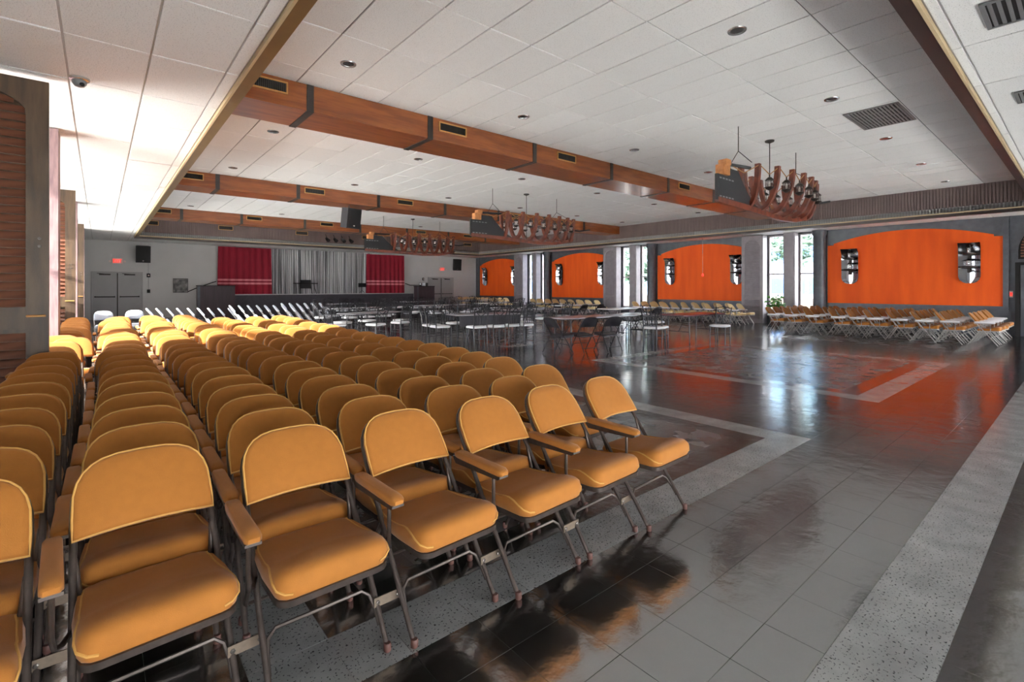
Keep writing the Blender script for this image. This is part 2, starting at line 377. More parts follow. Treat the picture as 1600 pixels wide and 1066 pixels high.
for a, x0, x1, y0, y1, z in ct[:290]:
    key = (round(x1 - x0, 3), round(y1 - y0, 3))
    if key not in tc2:
        m = MB(); w, d = key[0] / 2 - G2, key[1] / 2 - G2
        m.pad([(-w, -d), (w, -d), (w, d), (-w, d)], [(1, 0.016), (1, 0.003), (0.99, 0.0)]); tc2[key] = m.mesh('ceiling_tile', M['ceiling'])
    inst('ceiling_tile', tc2[key], ceiling, ((x0 + x1) / 2, (y0 + y1) / 2, z), (random.gauss(0, .004), random.gauss(0, .004), 0))
m = MB()
for a, x0, x1, y0, y1, z in ct[290:]:
    vs = [(x0 + G2, y0 + G2), (x1 - G2, y0 + G2), (x1 - G2, y1 - G2), (x0 + G2, y1 - G2)]; zz = [z + random.gauss(0, .0025) for _ in range(4)]
    m.add([(x, y, zz[i]) for i, (x, y) in enumerate(vs)] + [(x, y, z + .016) for x, y in vs], [(0, 1, 2, 3), (0, 4, 5, 1), (1, 5, 6, 2), (2, 6, 7, 3), (3, 7, 4, 0)])
tag(m.build('ceiling_tile_field', M['ceiling'], ceiling), kind='stuff')

# ribbed soffits round the raised field
def ribbed(p0, p1, nrm, z0, z1, pitch=0.075, depth=0.02):
    m = MB(); L_ = math.hypot(p1[0] - p0[0], p1[1] - p0[1]); ux, uy = (p1[0] - p0[0]) / L_, (p1[1] - p0[1]) / L_
    pts = []; n = int(L_ / pitch)
    for i in range(n):
        s = i * pitch
        for f, o in ((0, 0), (.62, 0), (.7, -depth), (.92, -depth)): pts.append((s + f * pitch, o))
    pts.append((L_, 0)); vs = []; fs = []
    for s, o in pts:
        x, y = p0[0] + ux * s + nrm[0] * o, p0[1] + uy * s + nrm[1] * o; vs += [(x, y, z0), (x, y, z1)]
    for i in range(len(pts) - 1): fs.append((2 * i, 2 * i + 2, 2 * i + 3, 2 * i + 1))
    b0 = len(vs)
    return m.add(vs, fs)
def soffit(n, face, wallbox, lipbox, trimbox, lm):
    r = thing('trim_%d' % n, None, None, kind='structure')
    b = MB(); b.box(*wallbox); b.build('backing', M['soffit'], r)
    tag(face.build('ribbed_face', M['soffit'], r), kind='stuff')
    b = MB(); b.box(*lipbox); b.build('lip', M[lm], r)
    b = MB(); b.box(*trimbox); b.build('edge_strip', M['beige_trim'], r)
soffit(1, ribbed((SXR, SYN), (SXR, SYB), (-1, 0), ZL, ZH + .01), (SXR + .03, SXR + .13, SYN, SYB, ZL - .01, ZH + .15), (SXR - .03, SXR + .14, SYN, SYB + .1, ZL - .07, ZL + .015), (SXR - .05, SXR - .01, SYN, SYB, ZL + .015, ZL + .05), 'lip_dark')
soffit(2, ribbed((SXL, SYB), (SXR, SYB), (0, -1), ZL, ZH + .01), (SXL, SXR, SYB + .03, SYB + .13, ZL - .01, ZH + .15), (SXL, SXR + .1, SYB - .03, SYB + .14, ZL - .07, ZL + .015), (SXL, SXR, SYB - .05, SYB - .01, ZL + .015, ZL + .05), 'lip_dark')
soffit(3, ribbed((SXL + .1, SYN), (SXL + .1, SYB), (1, 0), ZL + .05, ZH + .01), (SXL - .02, SXL + .07, SYN, SYB, ZL + .02, ZH + .15), (SXL + .01, SXL + .13, SYN, SYB, ZL - .02, ZL + .05), (SXL - .012, SXL + .012, SYN, SYB, ZL - .035, ZL + .02), 'lip')
soffit(4, ribbed((SXL, SYN + .1), (SXR, SYN + .1), (0, 1), ZL + .05, ZH + .01), (SXL, SXR, SYN - .02, SYN + .07, ZL + .02, ZH + .15), (SXL, SXR, SYN + .01, SYN + .13, ZL - .02, ZL + .05), (SXL, SXR, SYN - .012, SYN + .012, ZL - .035, ZL + .02), 'lip_dark')

# wood clad beams with dark straps and brass vents
def vent_parts(r, x, y, z, w=0.58, h=0.17):
    f = MB(); t = 0.022
    f.box(x - w / 2, x + w / 2, y - .02, y + .01, z - h / 2, z - h / 2 + t); f.box(x - w / 2, x + w / 2, y - .02, y + .01, z + h / 2 - t, z + h / 2)
    f.box(x - w / 2, x - w / 2 + t, y - .02, y + .01, z - h / 2 + t, z + h / 2 - t); f.box(x + w / 2 - t, x + w / 2, y - .02, y + .01, z - h / 2 + t, z + h / 2 - t)
    fr = f.build('vent_frame', M['brass'], r)
    g = MB(); g.box(x - w / 2 + t, x + w / 2 - t, y - .003, y + .012, z - h / 2 + t, z + h / 2 - t); g.build('vent_cavity', M['dark'], fr)
    s = MB(); n = 22
    for i in range(n):
        xx = x - w / 2 + t + (w - 2 * t) * (i + .5) / n; s.box(xx - .004, xx + .004, y - .014, y - .002, z - h / 2 + t, z + h / 2 - t)
    s.build('vent_fins', M['strap'], fr)
BANDS = [2.35, 4.36, 6.81, 9.30, 11.71, 14.15, 16.6]; ZB = 4.02
VENTX = [1.75, 4.82, 7.75, 12.5, 15.4]
BEAMLAB = ['orange wood ceiling beam with dark straps nearest the louvered shutter with brass pull', 'middle orange wood ceiling beam with a loudspeaker hung below it', 'orange wood ceiling beam nearest the ribbed stage soffit']
for k in range(3):
    y0 = 7.36 + PER * k; r = thing('ceiling_beam', BEAMLAB[k], 'beam', (0, 0, 0))
    b = MB(); b.box(SXL + .1, SXR - .005, y0, y0 + .86, ZB, ZH - .002); b.build('beam_casing', M['wood'], r)
    for x in BANDS:
        b = MB(); w = .05
        b.box(x - w, x + w, y0 - .012, y0, ZB - .012, ZH - .002); b.box(x - w, x + w, y0, y0 + .872, ZB - .012, ZB); b.box(x - w, x + w, y0 + .86, y0 + .872, ZB, ZH - .002)
        b.build('strap', M['strap'], r)
    for x in VENTX: vent_parts(r, x, y0 - .002, 4.27)
for i, x in enumerate([1.65, 4.5, 7.9, 11.4, 15.0, 18.2]):
    r = thing('wall_vent', 'brass framed air vent on the stage soffit, %s from the shutter wall' % ORD[i].replace('front', 'first'), 'vent', group='vents on the stage soffit'); vent_parts(r, x, SYB - .004, ZH - .17, .6, .2)

# ------------------------------------------------------------------ walls
# stage wall
b = MB(); b.box(XL - .2, XR + .2, YB, YB + .2, 0, ZL + .2); tag(b.build('wall_back', M['white_paint']), kind='structure')
# unseen near wall; its low glazing is added to send light to the ceiling
NW = [(-2.1, 3.6), (3.8, 9.5), (9.7, 15.4), (15.6, 20.9)]
b = MB(); b.box(XL - .2, XR + .2, YN - .2, YN, 1.35, ZL + .2); b.box(XL - .2, XR + .2, YN - .2, YN, 0, 0.1)
e = [XL - .2] + [v for w in NW for v in w] + [XR + .2]
for i in range(0, len(e), 2): b.box(e[i], e[i + 1], YN - .2, YN, 0.1, 1.35)
tag(b.build('wall_near', M['white_paint']), kind='structure')
wn = [0]
def window(boxf, x0, x1, z0, z1, rails, fm, t=0.05):
    """boxf maps (a0,a1,depth0,depth1,z0,z1) to a world box"""
    wn[0] += 1; r = thing('window_%d' % wn[0], None, None, kind='structure')
    f = MB()
    for q in ((x0, x0 + t, z0, z1), (x1 - t, x1, z0, z1), (x0 + t, x1 - t, z0, z0 + t), (x0 + t, x1 - t, z1 - t, z1)): f.box(*boxf(q[0], q[1], -.06, .06, q[2], q[3]))
    for z in rails: f.box(*boxf(x0 + t, x1 - t, -.04, .04, z - .03, z + .03))
    f.build('window_frame', fm, r)
    zz = [z0 + t] + list(rails) + [z1 - t]
    for a, c in zip(zz[:-1], zz[1:]):
        g = MB(); g.box(*boxf(x0 + t, x1 - t, -.004, .004, a, c)); g.build('pane', M['glass'], r)
near = lambda a0, a1, d0, d1, z0, z1: (a0, a1, YN - .1 + d0, YN - .1 + d1, z0, z1)
for a, c in NW: window(near, a, c, .1, 1.35, [0.9], M['steel_dark'])
# right wall: orange panels between window bays
PAN = [(1.74 + PER * k, 6.41 + PER * k) for k in range(4)]
WINR = []
for k in range(3):
    o = PER * k; WINR += [(6.86 + o, 7.42 + o), (7.84 + o, 8.58 + o)]
b = MB(); b.box(XR, XR + .2, YN - .2, YB, 0, 0.45); b.box(XR, XR + .2, YN - .2, YB, 3.56, ZL + .2)
e = [YN - .2] + [v for w in WINR for v in w] + [YB]
for i in range(0, len(e), 2): b.box(XR, XR + .2, e[i], e[i + 1], 0.45, 3.56)
tag(b.build('wall_right', M['steel_dark']), kind='structure')
right = lambda a0, a1, d0, d1, z0, z1: (XR + .1 + d0, XR + .1 + d1, a0, a1, z0, z1)
M['pale_frame'] = mat('pale_window_frame', srgb(206, 196, 198), 0.4, var=0.08, scale=8)
for a, c in WINR: window(right, a, c, .45, 3.56, [2.0], M['pale_frame'])
def arch_outline(y0, y1):
    w = y1 - y0; c = (y0 + y1) / 2; zs = 3.02; st = 0.20
    top = [];  n = 18; hw = w / 2 - st; rise = 0.34; R_ = (hw * hw + rise * rise) / (2 * rise)
    for i in range(n + 1):
        yy = c + hw - 2 * hw * i / n; top.append((yy, zs + .06 + sqrt(R_ * R_ - (yy - c) ** 2) - (R_ - rise)))
    return [(y0, .88), (y1, .88), (y1, zs), (c + hw, zs)] + top + [(c - hw, zs), (y0, zs)]
PLAB = ['arched orange wall panel beside the dark exit door', 'arched orange wall panel with a hanging cord in front', 'arched orange wall panel with a faint pale mark, between two shutters', 'arched orange wall panel nearest the stage wall corner']
for k, (y0, y1) in enumerate(PAN):
    r = thing('orange_panel', PLAB[k], 'wall panel', (0, 0, 0))
    b = MB(); b.box(XR - .05, XR - .001, y0 - .12, y1 + .12, .72, 3.6); b.build('surround', M['steel_dark'], r)
    b = MB(); b.T = YZX(XR - .075); b.prism(arch_outline(y0, y1), 0, .03); b.build('panel_face', M['orange'], r)
    b = MB(); b.box(XR - .12, XR - .05, y0 - .12, y1 + .12, .80, .87); b.build('ledge', M['steel_dark'], r)
    for yy in (y0 - .06, y1 + .06):
        b = MB(); b.box(XR - .11, XR - .05, yy - .06, yy + .06, .87, 3.6); b.build('side_rail', M['steel_dark'], r)
# projecting louvred shutters, pilasters and round columns of the right wall
def louver_face(w, z0, z1, arch, pitch, tilt=0.03, t=0.012):
    m = MB(); z = z0 + pitch / 2
    while z < z1:
        hw = w / 2
        if arch and z > z1 - hw: hw = sqrt(max(0.0004, hw * hw - (z - (z1 - hw)) ** 2))
        m.add([(-hw, -tilt, z - pitch * .45), (hw, -tilt, z - pitch * .45), (hw, 0.012, z + pitch * .45), (-hw, 0.012, z + pitch * .45),
               (-hw, -tilt + t, z - pitch * .45 - t * .2), (hw, -tilt + t, z - pitch * .45 - t * .2), (hw, 0.012 + t, z + pitch * .4), (-hw, .012 + t, z + pitch * .4)],
              [(0, 1, 2, 3), (7, 6, 5, 4), (0, 4, 5, 1), (2, 6, 7, 3), (0, 3, 7, 4), (1, 5, 6, 2)])
        z += pitch
    return m
SHL = ['grey arched louvered shutter beside the orange panel with the hanging cord', 'grey arched louvered shutter hiding one end of the panel with a pale mark', 'mauve grey arched louvered shutter beside the orange panel nearest the stage wall']
for k in range(3):
    o = PER * k
    r = thing('window_shutter', SHL[k], 'shutter', (20.5, 9.0 + o, 0), -pi / 2)
    w = .86
    b = MB(); b.box(-w / 2, w / 2, .03, .365, 0.002, 3.575); b.build('shutter_box', M['louver_grey'], r)
    b = MB(); b.box(-w / 2, -w / 2 + .13, -.02, .03, 0.01, 3.57); b.box(w / 2 - .13, w / 2, -.02, .03, 0.01, 3.57)
    b.box(-w / 2 + .13, w / 2 - .13, -.02, .03, 0.01, .16); b.box(-w / 2 + .13, w / 2 - .13, -.02, .03, .95, 1.06)
    hw = w / 2 - .13; up = [(-hw, 3.57), (-hw, 3.4 - hw)] + [(hw * cos(a), 3.4 - hw + hw * sin(a)) for a in [pi - pi * i / 14 for i in range(15)]] + [(hw, 3.57)]
    b.T = XZY(-.02); b.prism(up, 0, .05); b.build('shutter_frame', M['louver_grey'], r)
    tag(louver_face(w - .26, 1.06, 3.40, True, .09).build('upper_louvers', M['louver_grey'], r), kind='stuff')
    tag(louver_face(w - .26, .16, .95, False, .09).build('lower_louvers', M['louver_grey'], r), kind='stuff')
    b = MB(); b.cbox(20.55, 20.98, 7.42 + o, 7.84 + o, 0.001, 3.6, .04); tag(b.build('trim_%d' % (10 + k), M['louver_grey']), kind='structure')
    b = MB(); b.lathe([(.24, 0.001), (.24, .25), (.2, .28), (.2, 3.4), (.24, 3.45), (.24, 3.6)], 20, (20.7, 6.62 + o, 0)); tag(b.build('trim_%d' % (14 + k), M['steel_dark'], smooth=40), kind='structure')
# exit door at the near end of the right wall with an arched louvre over it
r = thing('door_1', None, None, kind='structure')
b = MB(); b.box(XR - .12, XR - .002, 1.38, 1.48, 0.001, 2.2); b.box(XR - .12, XR - .002, -.75, -.65, 0.001, 2.2); b.box(XR - .12, XR - .002, -.65, 1.38, 2.12, 2.2); b.build('door_frame', M['dark'], r)
for a, c in ((-.64, .36), (.37, 1.37)):
    b = MB(); b.box(XR - .08, XR - .03, a, c, .02, 2.11); d = b.build('door_leaf', M['steel_dark'], r)
    b = MB(); b.box(XR - .12, XR - .08, a + .12, c - .12, 1.0, 1.05); b.build('push_bar', M['chrome'], d)
r = thing('door_louver', 'arched dark louver above the dark exit door', 'louver', (XR - .05, .37, 0), -pi / 2)
b = MB(); up = [(-1.05, 2.3), (1.05, 2.3)] + [(1.05 * cos(a), 2.55 + .95 * sin(a)) for a in [pi * i / 20 for i in range(21)]]
b.T = XZY(0.0); b.prism(up, .0, .045); b.build('louver_back', M['dark'], r)
m = MB(); z = 2.36
while z < 3.45:
    hw = 1.0 if z < 2.55 else sqrt(max(.001, 1 - ((z - 2.55) / .95) ** 2)); m.box(-hw, hw, -.02, .0, z, z + .05); z += .085
tag(m.build('louver_slats', M['louver'], r), kind='stuff')
b = MB(); b.box(XR - .03, XR - .001, 1.53, 1.61, 1.15, 1.35); s = tag(b.build('fire_call_box', M['exit_case']), 'small white and red call box beside the dark exit door', 'call box')
b = MB(); b.box(XR - .036, XR - .03, 1.545, 1.595, 1.2, 1.3); b.build('red_front', M['exit_red'], s)
# left wall: window bays between shutter wings, plus hidden wide glazing added for light
WL = sum([[(7.12 + PER * k, 9.02 + PER * k), (9.6 + PER * k, 14.2 + PER * k)] for k in range(3)], [])[:5]
b = MB(); b.box(XL - .2, XL, YN - .2, YB, 0, .12); b.box(XL - .2, XL, YN - .2, YB, 3.5, ZL + .2)
e = [YN - .2] + [v for w in WL for v in w] + [YB]
for i in range(0, len(e), 2): b.box(XL - .2, XL, e[i], e[i + 1], .12, 3.5)
for i in (1, 3): b.box(XL - .2, XL, WL[i][0], WL[i][1], .12, 1.6); b.box(XL - .2, XL, WL[i][0], WL[i][1], 3.3, 3.5)
tag(b.build('wall_left', M['white_paint']), kind='structure')
left = lambda a0, a1, d0, d1, z0, z1: (XL - .1 + d0, XL - .1 + d1, a0, a1, z0, z1)
for i, (a, c) in enumerate(WL): window(left, a, c, .12 if i % 2 == 0 else 1.6, 3.5 if i % 2 == 0 else 3.3, [2.4], M['pale_frame'])
LSL = ['tall brown louvered shutter door with brass pull beside the front chairs', 'brown louvered shutter door half hidden behind a mauve timber wing', 'narrowest visible brown louvered shutter door near the stage wall doors']
def left_shutter(k):
    y = 6.98 + PER * k; r = thing('shutter_door', LSL[k], 'shutter', (-1.12, y, 0))
    w = 1.44; st = .17
    b = MB(); b.box(-w / 2, -w / 2 + st, -.05, .0, .002, 3.56); b.build('stile', M['wood_dark'], r)
    b = MB(); b.box(w / 2 - st, w / 2, -.05, .0, .002, 3.56); b.build('stile', M['wood_dark'], r)
    for z0, z1 in ((.002, .14), (1.03, 1.25)):
        b = MB(); b.box(-w / 2 + st, w / 2 - st, -.05, .0, z0, z1); b.build('rail', M['wood_dark'], r)
    iw = w / 2 - st
    up = [(-iw, 3.56), (-iw, 3.22)] + [(iw * cos(a), 3.22 + .22 * sin(a)) for a in [pi - pi * i / 16 for i in range(17)]] + [(iw, 3.56)]
    b = MB(); b.T = XZY(-.05); b.prism(up, 0, .05); b.build('arched_head', M['wood_dark'], r)
    b = MB(); b.box(-w / 2, w / 2, .0, .02, .002, 3.56); b.build('backboard', M['wood_dark'], r)
    sl = louver_face(2 * iw, -.04, .04, False, .085, .035); me = sl.mesh('slat', M['louver'])
    z = .18
    while z < 1.0: inst('slat', me, r, (0, -.012, z)); z += .085
    z = 1.29
    while z < 3.38:
        s = inst('slat', me, r, (0, -.012, z))
        if z > 3.22: s.scale.x = sqrt(max(.02, 1 - ((z - 3.2) / .24) ** 2))
        z += .085
    b = MB(); b.tube([(w / 2 - .16, -.05, 1.16), (w / 2 - .16, -.09, 1.16), (w / 2 - .02, -.1, 1.16)], .012, 8); b.build('pull_handle', M['brass'], r, smooth=40)
    for zz in (1.95, 1.87):
        b = MB(); b.lathe([(.014, 0), (.012, .012)], 8); h = b.build('screw_plate', M['bolt'], r, (w / 2 - .07, -.05, zz)); h.rotation_euler = (pi / 2, 0, 0)
    b = MB(); b.box(XL + .01, -.43, 9.04 + PER * k, 9.5 + PER * k, .001, 3.6); tag(b.build('trim_%d' % (20 + k), M['post_pink']), kind='structure')
for k in range(3): left_shutter(k)

# ------------------------------------------------------------------ stage wall: doors, signs, stage, curtains
def double_door(n, x0, x1, ztop):
    r = thing('door_%d' % n, None, None, kind='structure'); y = YB
    b = MB(); t = .06
    b.box(x0 - t, x0, y - .08, y - .001, .001, ztop + t); b.box(x1, x1 + t, y - .08, y - .001, .001, ztop + t); b.box(x0, x1, y - .08, y - .001, ztop, ztop + t)
    b.build('door_frame', M['grey_paint'], r); c = (x0 + x1) / 2
    for a, d in ((x0 + .005, c - .02), (c + .02, x1 - .005)):
        b = MB(); b.box(a, d, y - .06, y - .012, .01, ztop - .005); l = b.build('door_leaf', M['grey_paint'], r)
        b = MB(); b.tube([(a + .06, y - .12, 1.03), (d - .06, y - .12, 1.03)], .022, 8); b.box(a + .06, a + .11, y - .12, y - .06, 1.0, 1.06); b.box(d - .11, d - .06, y - .12, y - .06, 1.0, 1.06); b.build('push_bar', M['strap'], l)
        b = MB(); b.box((a + d) / 2 - .2, (a + d) / 2 + .2, y - .12, y - .06, ztop - .1, ztop - .04); b.tube([(a + .15, y - .1, ztop - .02), ((a + d) / 2, y - .16, ztop - .05)], .012, 6); b.build('door_closer', M['strap'], l)
    b = MB(); b.box(c - .02, c + .02, y - .085, y - .01, .001, ztop); b.build('mullion', M['strap'], r)
double_door(2, -.25, 1.5, 2.12); double_door(3, 17.05, 18.95, 2.1)
GLY = {'E': ['111', '100', '110', '100', '111'], 'X': ['101', '101', '010', '101', '101'], 'I': ['1', '1', '1', '1', '1'], 'T': ['111', '010', '010', '010', '010']}
def exit_sign(x, z, lab):
    r = thing('exit_sign', lab, 'sign', (x, YB, z))
    b = MB(); b.box(-.2, .2, -.07, -.002, -.13, .13); b.build('sign_case', M['exit_case'], r)
    b = MB(); u = .024; cx = -.5 * (12) * u * 1.05
    for ch in 'EXIT':
        g = GLY[ch]
        for j, row in enumerate(g):
            for i, c in enumerate(row):
                if c == '1': b.box(cx + i * u * 1.05, cx + (i + 1) * u * 1.05, -.076, -.07, .085 - (j + 1) * u * 1.4, .085 - j * u * 1.4)
        cx += (len(g[0]) + .7) * u * 1.05
    b.build('exit_letters', M['exit_red'], r)
    for s in (-1, 1):
        b = MB(); b.lathe([(.03, 0), (.05, .07), (.045, .08)], 10); h = b.build('emergency_lamp', M['exit_case'], r, (s * .26, -.04, -.02), smooth=40); h.rotation_euler = (pi / 2, 0, 0)
exit_sign(.62, 2.68, 'red EXIT sign above the double doors beside the timber wing')
exit_sign(18.1, 2.72, 'red EXIT sign above the double doors near the orange panel')
def alarm(x, z0, z1, lab, up=None):
    r = thing('fire_alarm', lab, 'alarm', (x, YB, 0))
    b = MB(); b.tube([(0, -.02, z0), (0, -.02, up or z1)], .012, 6); b.build('conduit', M['grey_paint'], r)
    b = MB(); b.cbox(-.07, .07, -.07, -.001, z1 - .09, z1 + .09, .02); s = b.build('strobe_box', M['dark'], r)
    b = MB(); b.box(-.03, .03, -.085, -.07, z1 - .03, z1 + .03); b.build('strobe_lens', M['exit_case'], s)
    b = MB(); b.cbox(-.06, .06, -.06, -.001, z0 - .08, z0 + .08, .015); b.build('pull_station', M['dark'], r)
alarm(1.78, 1.28, 2.03, 'black fire alarm strobe and pull box on grey conduit below wall loudspeaker', 2.75)
alarm(16.62, 1.3, 2.02, 'black fire alarm strobe and pull box beside the far double doors')
r = thing('notice_board', 'small framed grey notice picture on the white stage wall', 'notice board', (3.05, YB, 1.55))
b = MB(); b.box(-.36, .36, -.03, -.001, -.4, .4); b.build('backing', M['white_paint'], r)
b = MB(); b.box(-.29, .29, -.036, -.03, -.33, .33); b.build('picture', M['paper'], r)
b = MB(); [b.box(*q) for q in ((-.31, -.29, -.045, -.03, -.35, .35), (.29, .31, -.045, -.03, -.35, .35), (-.29, .29, -.045, -.03, -.35, -.33), (-.29, .29, -.045, -.03, .33, .35))]; b.build('frame', M['strap'], r)
def speaker(loc, rz, tilt, lab, w=.56, h=.78, d=.42, bracket=None):
    r = thing('loudspeaker', lab, 'speaker', loc, rz)
    T = Matrix.Rotation(tilt, 4, 'X')
    b = MB(); b.T = T; pl = [(-w / 2, -d / 2), (w / 2, -d / 2), (w / 2 * .72, d / 2), (-w / 2 * .72, d / 2)]; b.prism(pl, -h / 2, h / 2); b.build('cabinet', M['speaker'], r)
    b = MB(); b.T = T; b.box(-w / 2 + .03, w / 2 - .03, -d / 2 - .015, -d / 2, -h / 2 + .04, h / 2 - .04); g = b.build('grille', M['speaker_grille'], r)
    b = MB(); b.T = T; b.box(-.03, .03, -d / 2 - .02, -d / 2 - .015, -h / 2 + .07, -h / 2 + .1); b.build('badge', M['chrome'], g)
    if bracket: b = MB(); b.tube(bracket, .02, 6); b.build('bracket', M['strap'], r)
    return r
speaker((1.55, YB - .34, 3.02), 0, .12, 'black loudspeaker on the stage wall beside the crimson curtain', bracket=[(0, .1, 0), (0, .335, .05)])
speaker((19.1, YB - .34, 3.05), -.25, .12, 'black loudspeaker in the corner by the far orange panel', bracket=[(0, .1, 0), (.05, .335, .05)])
speaker((5.99, 14.96, 3.62), .25, .15, 'black loudspeaker hung under the middle wooden beam', .5, .62, .42, bracket=[(0, .05, .28), (0, .05, .395)])
# stage
SY = 28.35
r = thing('stage', 'low charcoal stage platform with pale nosing in front of the curtains', 'stage', (0, 0, 0))
b = MB(); b.box(5.3, 15.55, SY, YB - .002, .001, 1.06); b.build('stage_front', M['stage'], r)
b = MB(); b.box(5.28, 15.55, SY - .03, YB - .002, 1.06, 1.1); b.build('stage_nosing', M['stage_edge'], r)
def stair_box(x0, x1, lab, rail):
    y0 = SY - .45; r = thing('stair_enclosure', lab, 'stair box', (0, 0, 0))
    b = MB(); b.box(x0, x1, y0, SY - .035, .001, 1.52); b.build('panel_box', M['stage_box'], r)
    b = MB(); b.box(x0 - .02, x1 + .02, y0 - .02, SY - .02, 1.52, 1.56); b.build('cap', M['dark'], r)
    b = MB(); b.box(x0 - .01, x0 + .1, y0 - .02, y0, .001, 1.52); b.build('corner_post', M['steel_dark'], r)
    b = MB(); b.tube(rail, .022, 8); b.build('handrail', M['dark'], r)
stair_box(3.63, 5.23, 'plum stair enclosure beside the wider end of the stage wall notice', [(3.3, YB - .5, 1.25), (3.7, YB - .5, 1.45), (4.4, YB - .3, 1.72), (4.55, YB - .12, 1.76)])
stair_box(15.57, 16.85, 'plum stair enclosure with tins on top at the far stage end', [(15.2, YB - .2, 1.72), (15.5, YB - .3, 1.6), (16.3, YB - .35, 1.6)])
for i, (x, rr, hh, mm) in enumerate([(15.95, .09, .2, 'chrome'), (16.2, .11, .19, 'white_seat'), (16.42, .08, .2, 'strap')]):
    b = MB(); b.lathe([(rr * .9, 0), (rr, .02), (rr, hh - .02), (rr * .92, hh), (rr * .5, hh + .005)], 12)
    tag(b.build('tin', M[mm], None, (x, SY - .2, 1.561), smooth=40), ['bright metal tin on the far stair enclosure', 'white tin between two others on the far stair enclosure', 'dark tin at the edge of the far stair enclosure'][i], 'tin')
def curtain(name, x0, x1, y, z0, z1, pitch, depth, m_, lab, bands=(), flare=0.0, n=6):
    r = thing(name, lab, 'curtain', (0, 0, 0)); rnd = random.Random(int(x0 * 100))
    N_ = int((x1 - x0) / pitch * n); prof = []
    ph = 0
    for i in range(N_ + 1):
        ph += 2 * pi / n * rnd.uniform(.7, 1.3); prof.append((i / N_, sin(ph) * depth * rnd.uniform(.6, 1.1)))
    def at(z):
        f = (z1 - z) / (z1 - z0); return [((x0 + x1) / 2 + ((x0 + (x1 - x0) * u) - (x0 + x1) / 2) * (1 + flare * f), y + o * (.5 + .5 * f)) for u, o in prof]
    def strip(za, zb, off):
        A, B = at(za), at(zb); vs = [(x, yy - off, za) for x, yy in A] + [(x, yy - off, zb) for x, yy in B]; k = len(A)
        vs2 = [(x, yy + .012, z) for x, yy, z in vs]
        return vs + vs2, [(i, i + 1, k + i + 1, k + i) for i in range(k - 1)] + [(2 * k + i, 3 * k + i, 3 * k + i + 1, 2 * k + i + 1) for i in range(k - 1)]
    m = MB(); cuts = [z0 + (z1 - z0) * i / 4 for i in range(5)]
    for a, c in zip(cuts[:-1], cuts[1:]): m.add(*strip(a, c, 0))
    m.build('drape', m_, r, smooth=60)
    for a, c in bands:
        m = MB(); m.add(*strip(a, c, .012)); m.build('braid_band', M['curtain_pink'], r, smooth=60)
    return r
curtain('silver_curtain', 6.75, 12.95, YB - .10, 1.105, 3.58, .12, .045, M['curtain_grey'], 'silver grey string curtain hanging between two crimson drapes', n=5)
curtain('crimson_drape', 4.62, 7.12, SY - .02 + .40, 1.105, 3.56, .30, .05, M['curtain_red'], 'crimson drape with pink braid near the wall notice', bands=((1.62, 1.72), (1.80, 1.90)), flare=.03)
curtain('crimson_drape', 12.55, 15.1, YB - .24, 1.105, 3.52, .30, .05, M['curtain_red'], 'crimson drape with pink braid at the end of stage with tins', bands=((1.62, 1.72), (1.80, 1.90)), flare=.02)
# small stands left on the stage
r = thing('music_table', 'dark table with keyboard rack in front of the silver curtain', 'table', (8.9, SY + .3, 1.101))
b = MB(); b.box(-.62, .62, -.16, .16, .56, .61); b.build('table_top', M['dark'], r)
b = MB(); b.box(-.28, .28, -.04, .0, .3, .78); b.build('rack_panel', M['speaker'], r)
for x in (-.5, -.3, .3, .5):
    b = MB(); b.tube([(x * 1.1, -.13, 0.002), (x, 0, .3), (x, .1, .56)], .018, 6); b.build('leg', M['black_metal'], r)
r = thing('music_stand', 'small dark stand beside the crimson drape on the stage', 'stand', (12.2, SY + .3, 1.101))
b = MB(); b.box(-.22, .26, -.03, 0, .38, .62); b.build('desk', M['dark'], r)
b = MB()
for a in range(3): b.tube([(.2 * cos(a * 2.1), .15 * sin(a * 2.1), .002), (0, 0, .2)], .012, 6)
b.tube([(0, 0, .2), (0, 0, .4)], .014, 6); b.build('tripod', M['black_metal'], r)
# spotlights clamped to the soffit over the stage
for i in range(4):
    r = thing('stage_spotlight', 'small black spotlight over the stage, %s from the shutter wall' % ORD[i].replace('front', 'first'), 'spotlight', (9.1 + i * .42, SYB - .12, 4.05), group='spotlights over the stage')
    b = MB(); b.lathe([(.05, 0), (.07, .03), (.1, .24), (.09, .25)], 12); h = b.build('can', M['dark'], r, (0, 0, 0), smooth=40); h.rotation_euler = (2.2, 0, .3)
    b = MB(); b.tube([(0, .11, .2), (0, 0, .1), (0, 0, 0)], .015, 6); b.build('clamp', M['dark'], r)

# ------------------------------------------------------------------ ceiling fittings
def downlight_proto():
    r = thing('downlight', '', 'ceiling light', (0, 0, 0))
    b = MB(); b.lathe([(.105, -.003), (.1, -.012), (.078, -.008), (.075, .0)], 20); b.build('trim_ring', M['chrome'], r, smooth=40)
    b = MB(); b.lathe([(.07, -.004), (.06, -.006), (.01, -.0065)], 16); b.build('lamp_face', M['lamp_off'], r)
    return r
first = True; dl = downlight_proto()
for j, y in enumerate([2.63, 6.33, 9.99, 13.65, 17.3, 21.0, 24.6]):
    for i, x in enumerate([2.51, 5.6, 8.77, 11.9, 15.0, 18.0]):
        lab = 'round recessed downlight, %s row from the near soffit, %s from the shutter wall' % (ORD[j].replace('front', 'first'), ORD[i].replace('front', 'first'))
        if first: o = dl; o.location = (x, y, ZH); tag(o, lab, None, 'downlights row %d' % j); first = False
        else: o = dup(dl, (x, y, ZH), 0, lab, 'downlights row %d' % j)
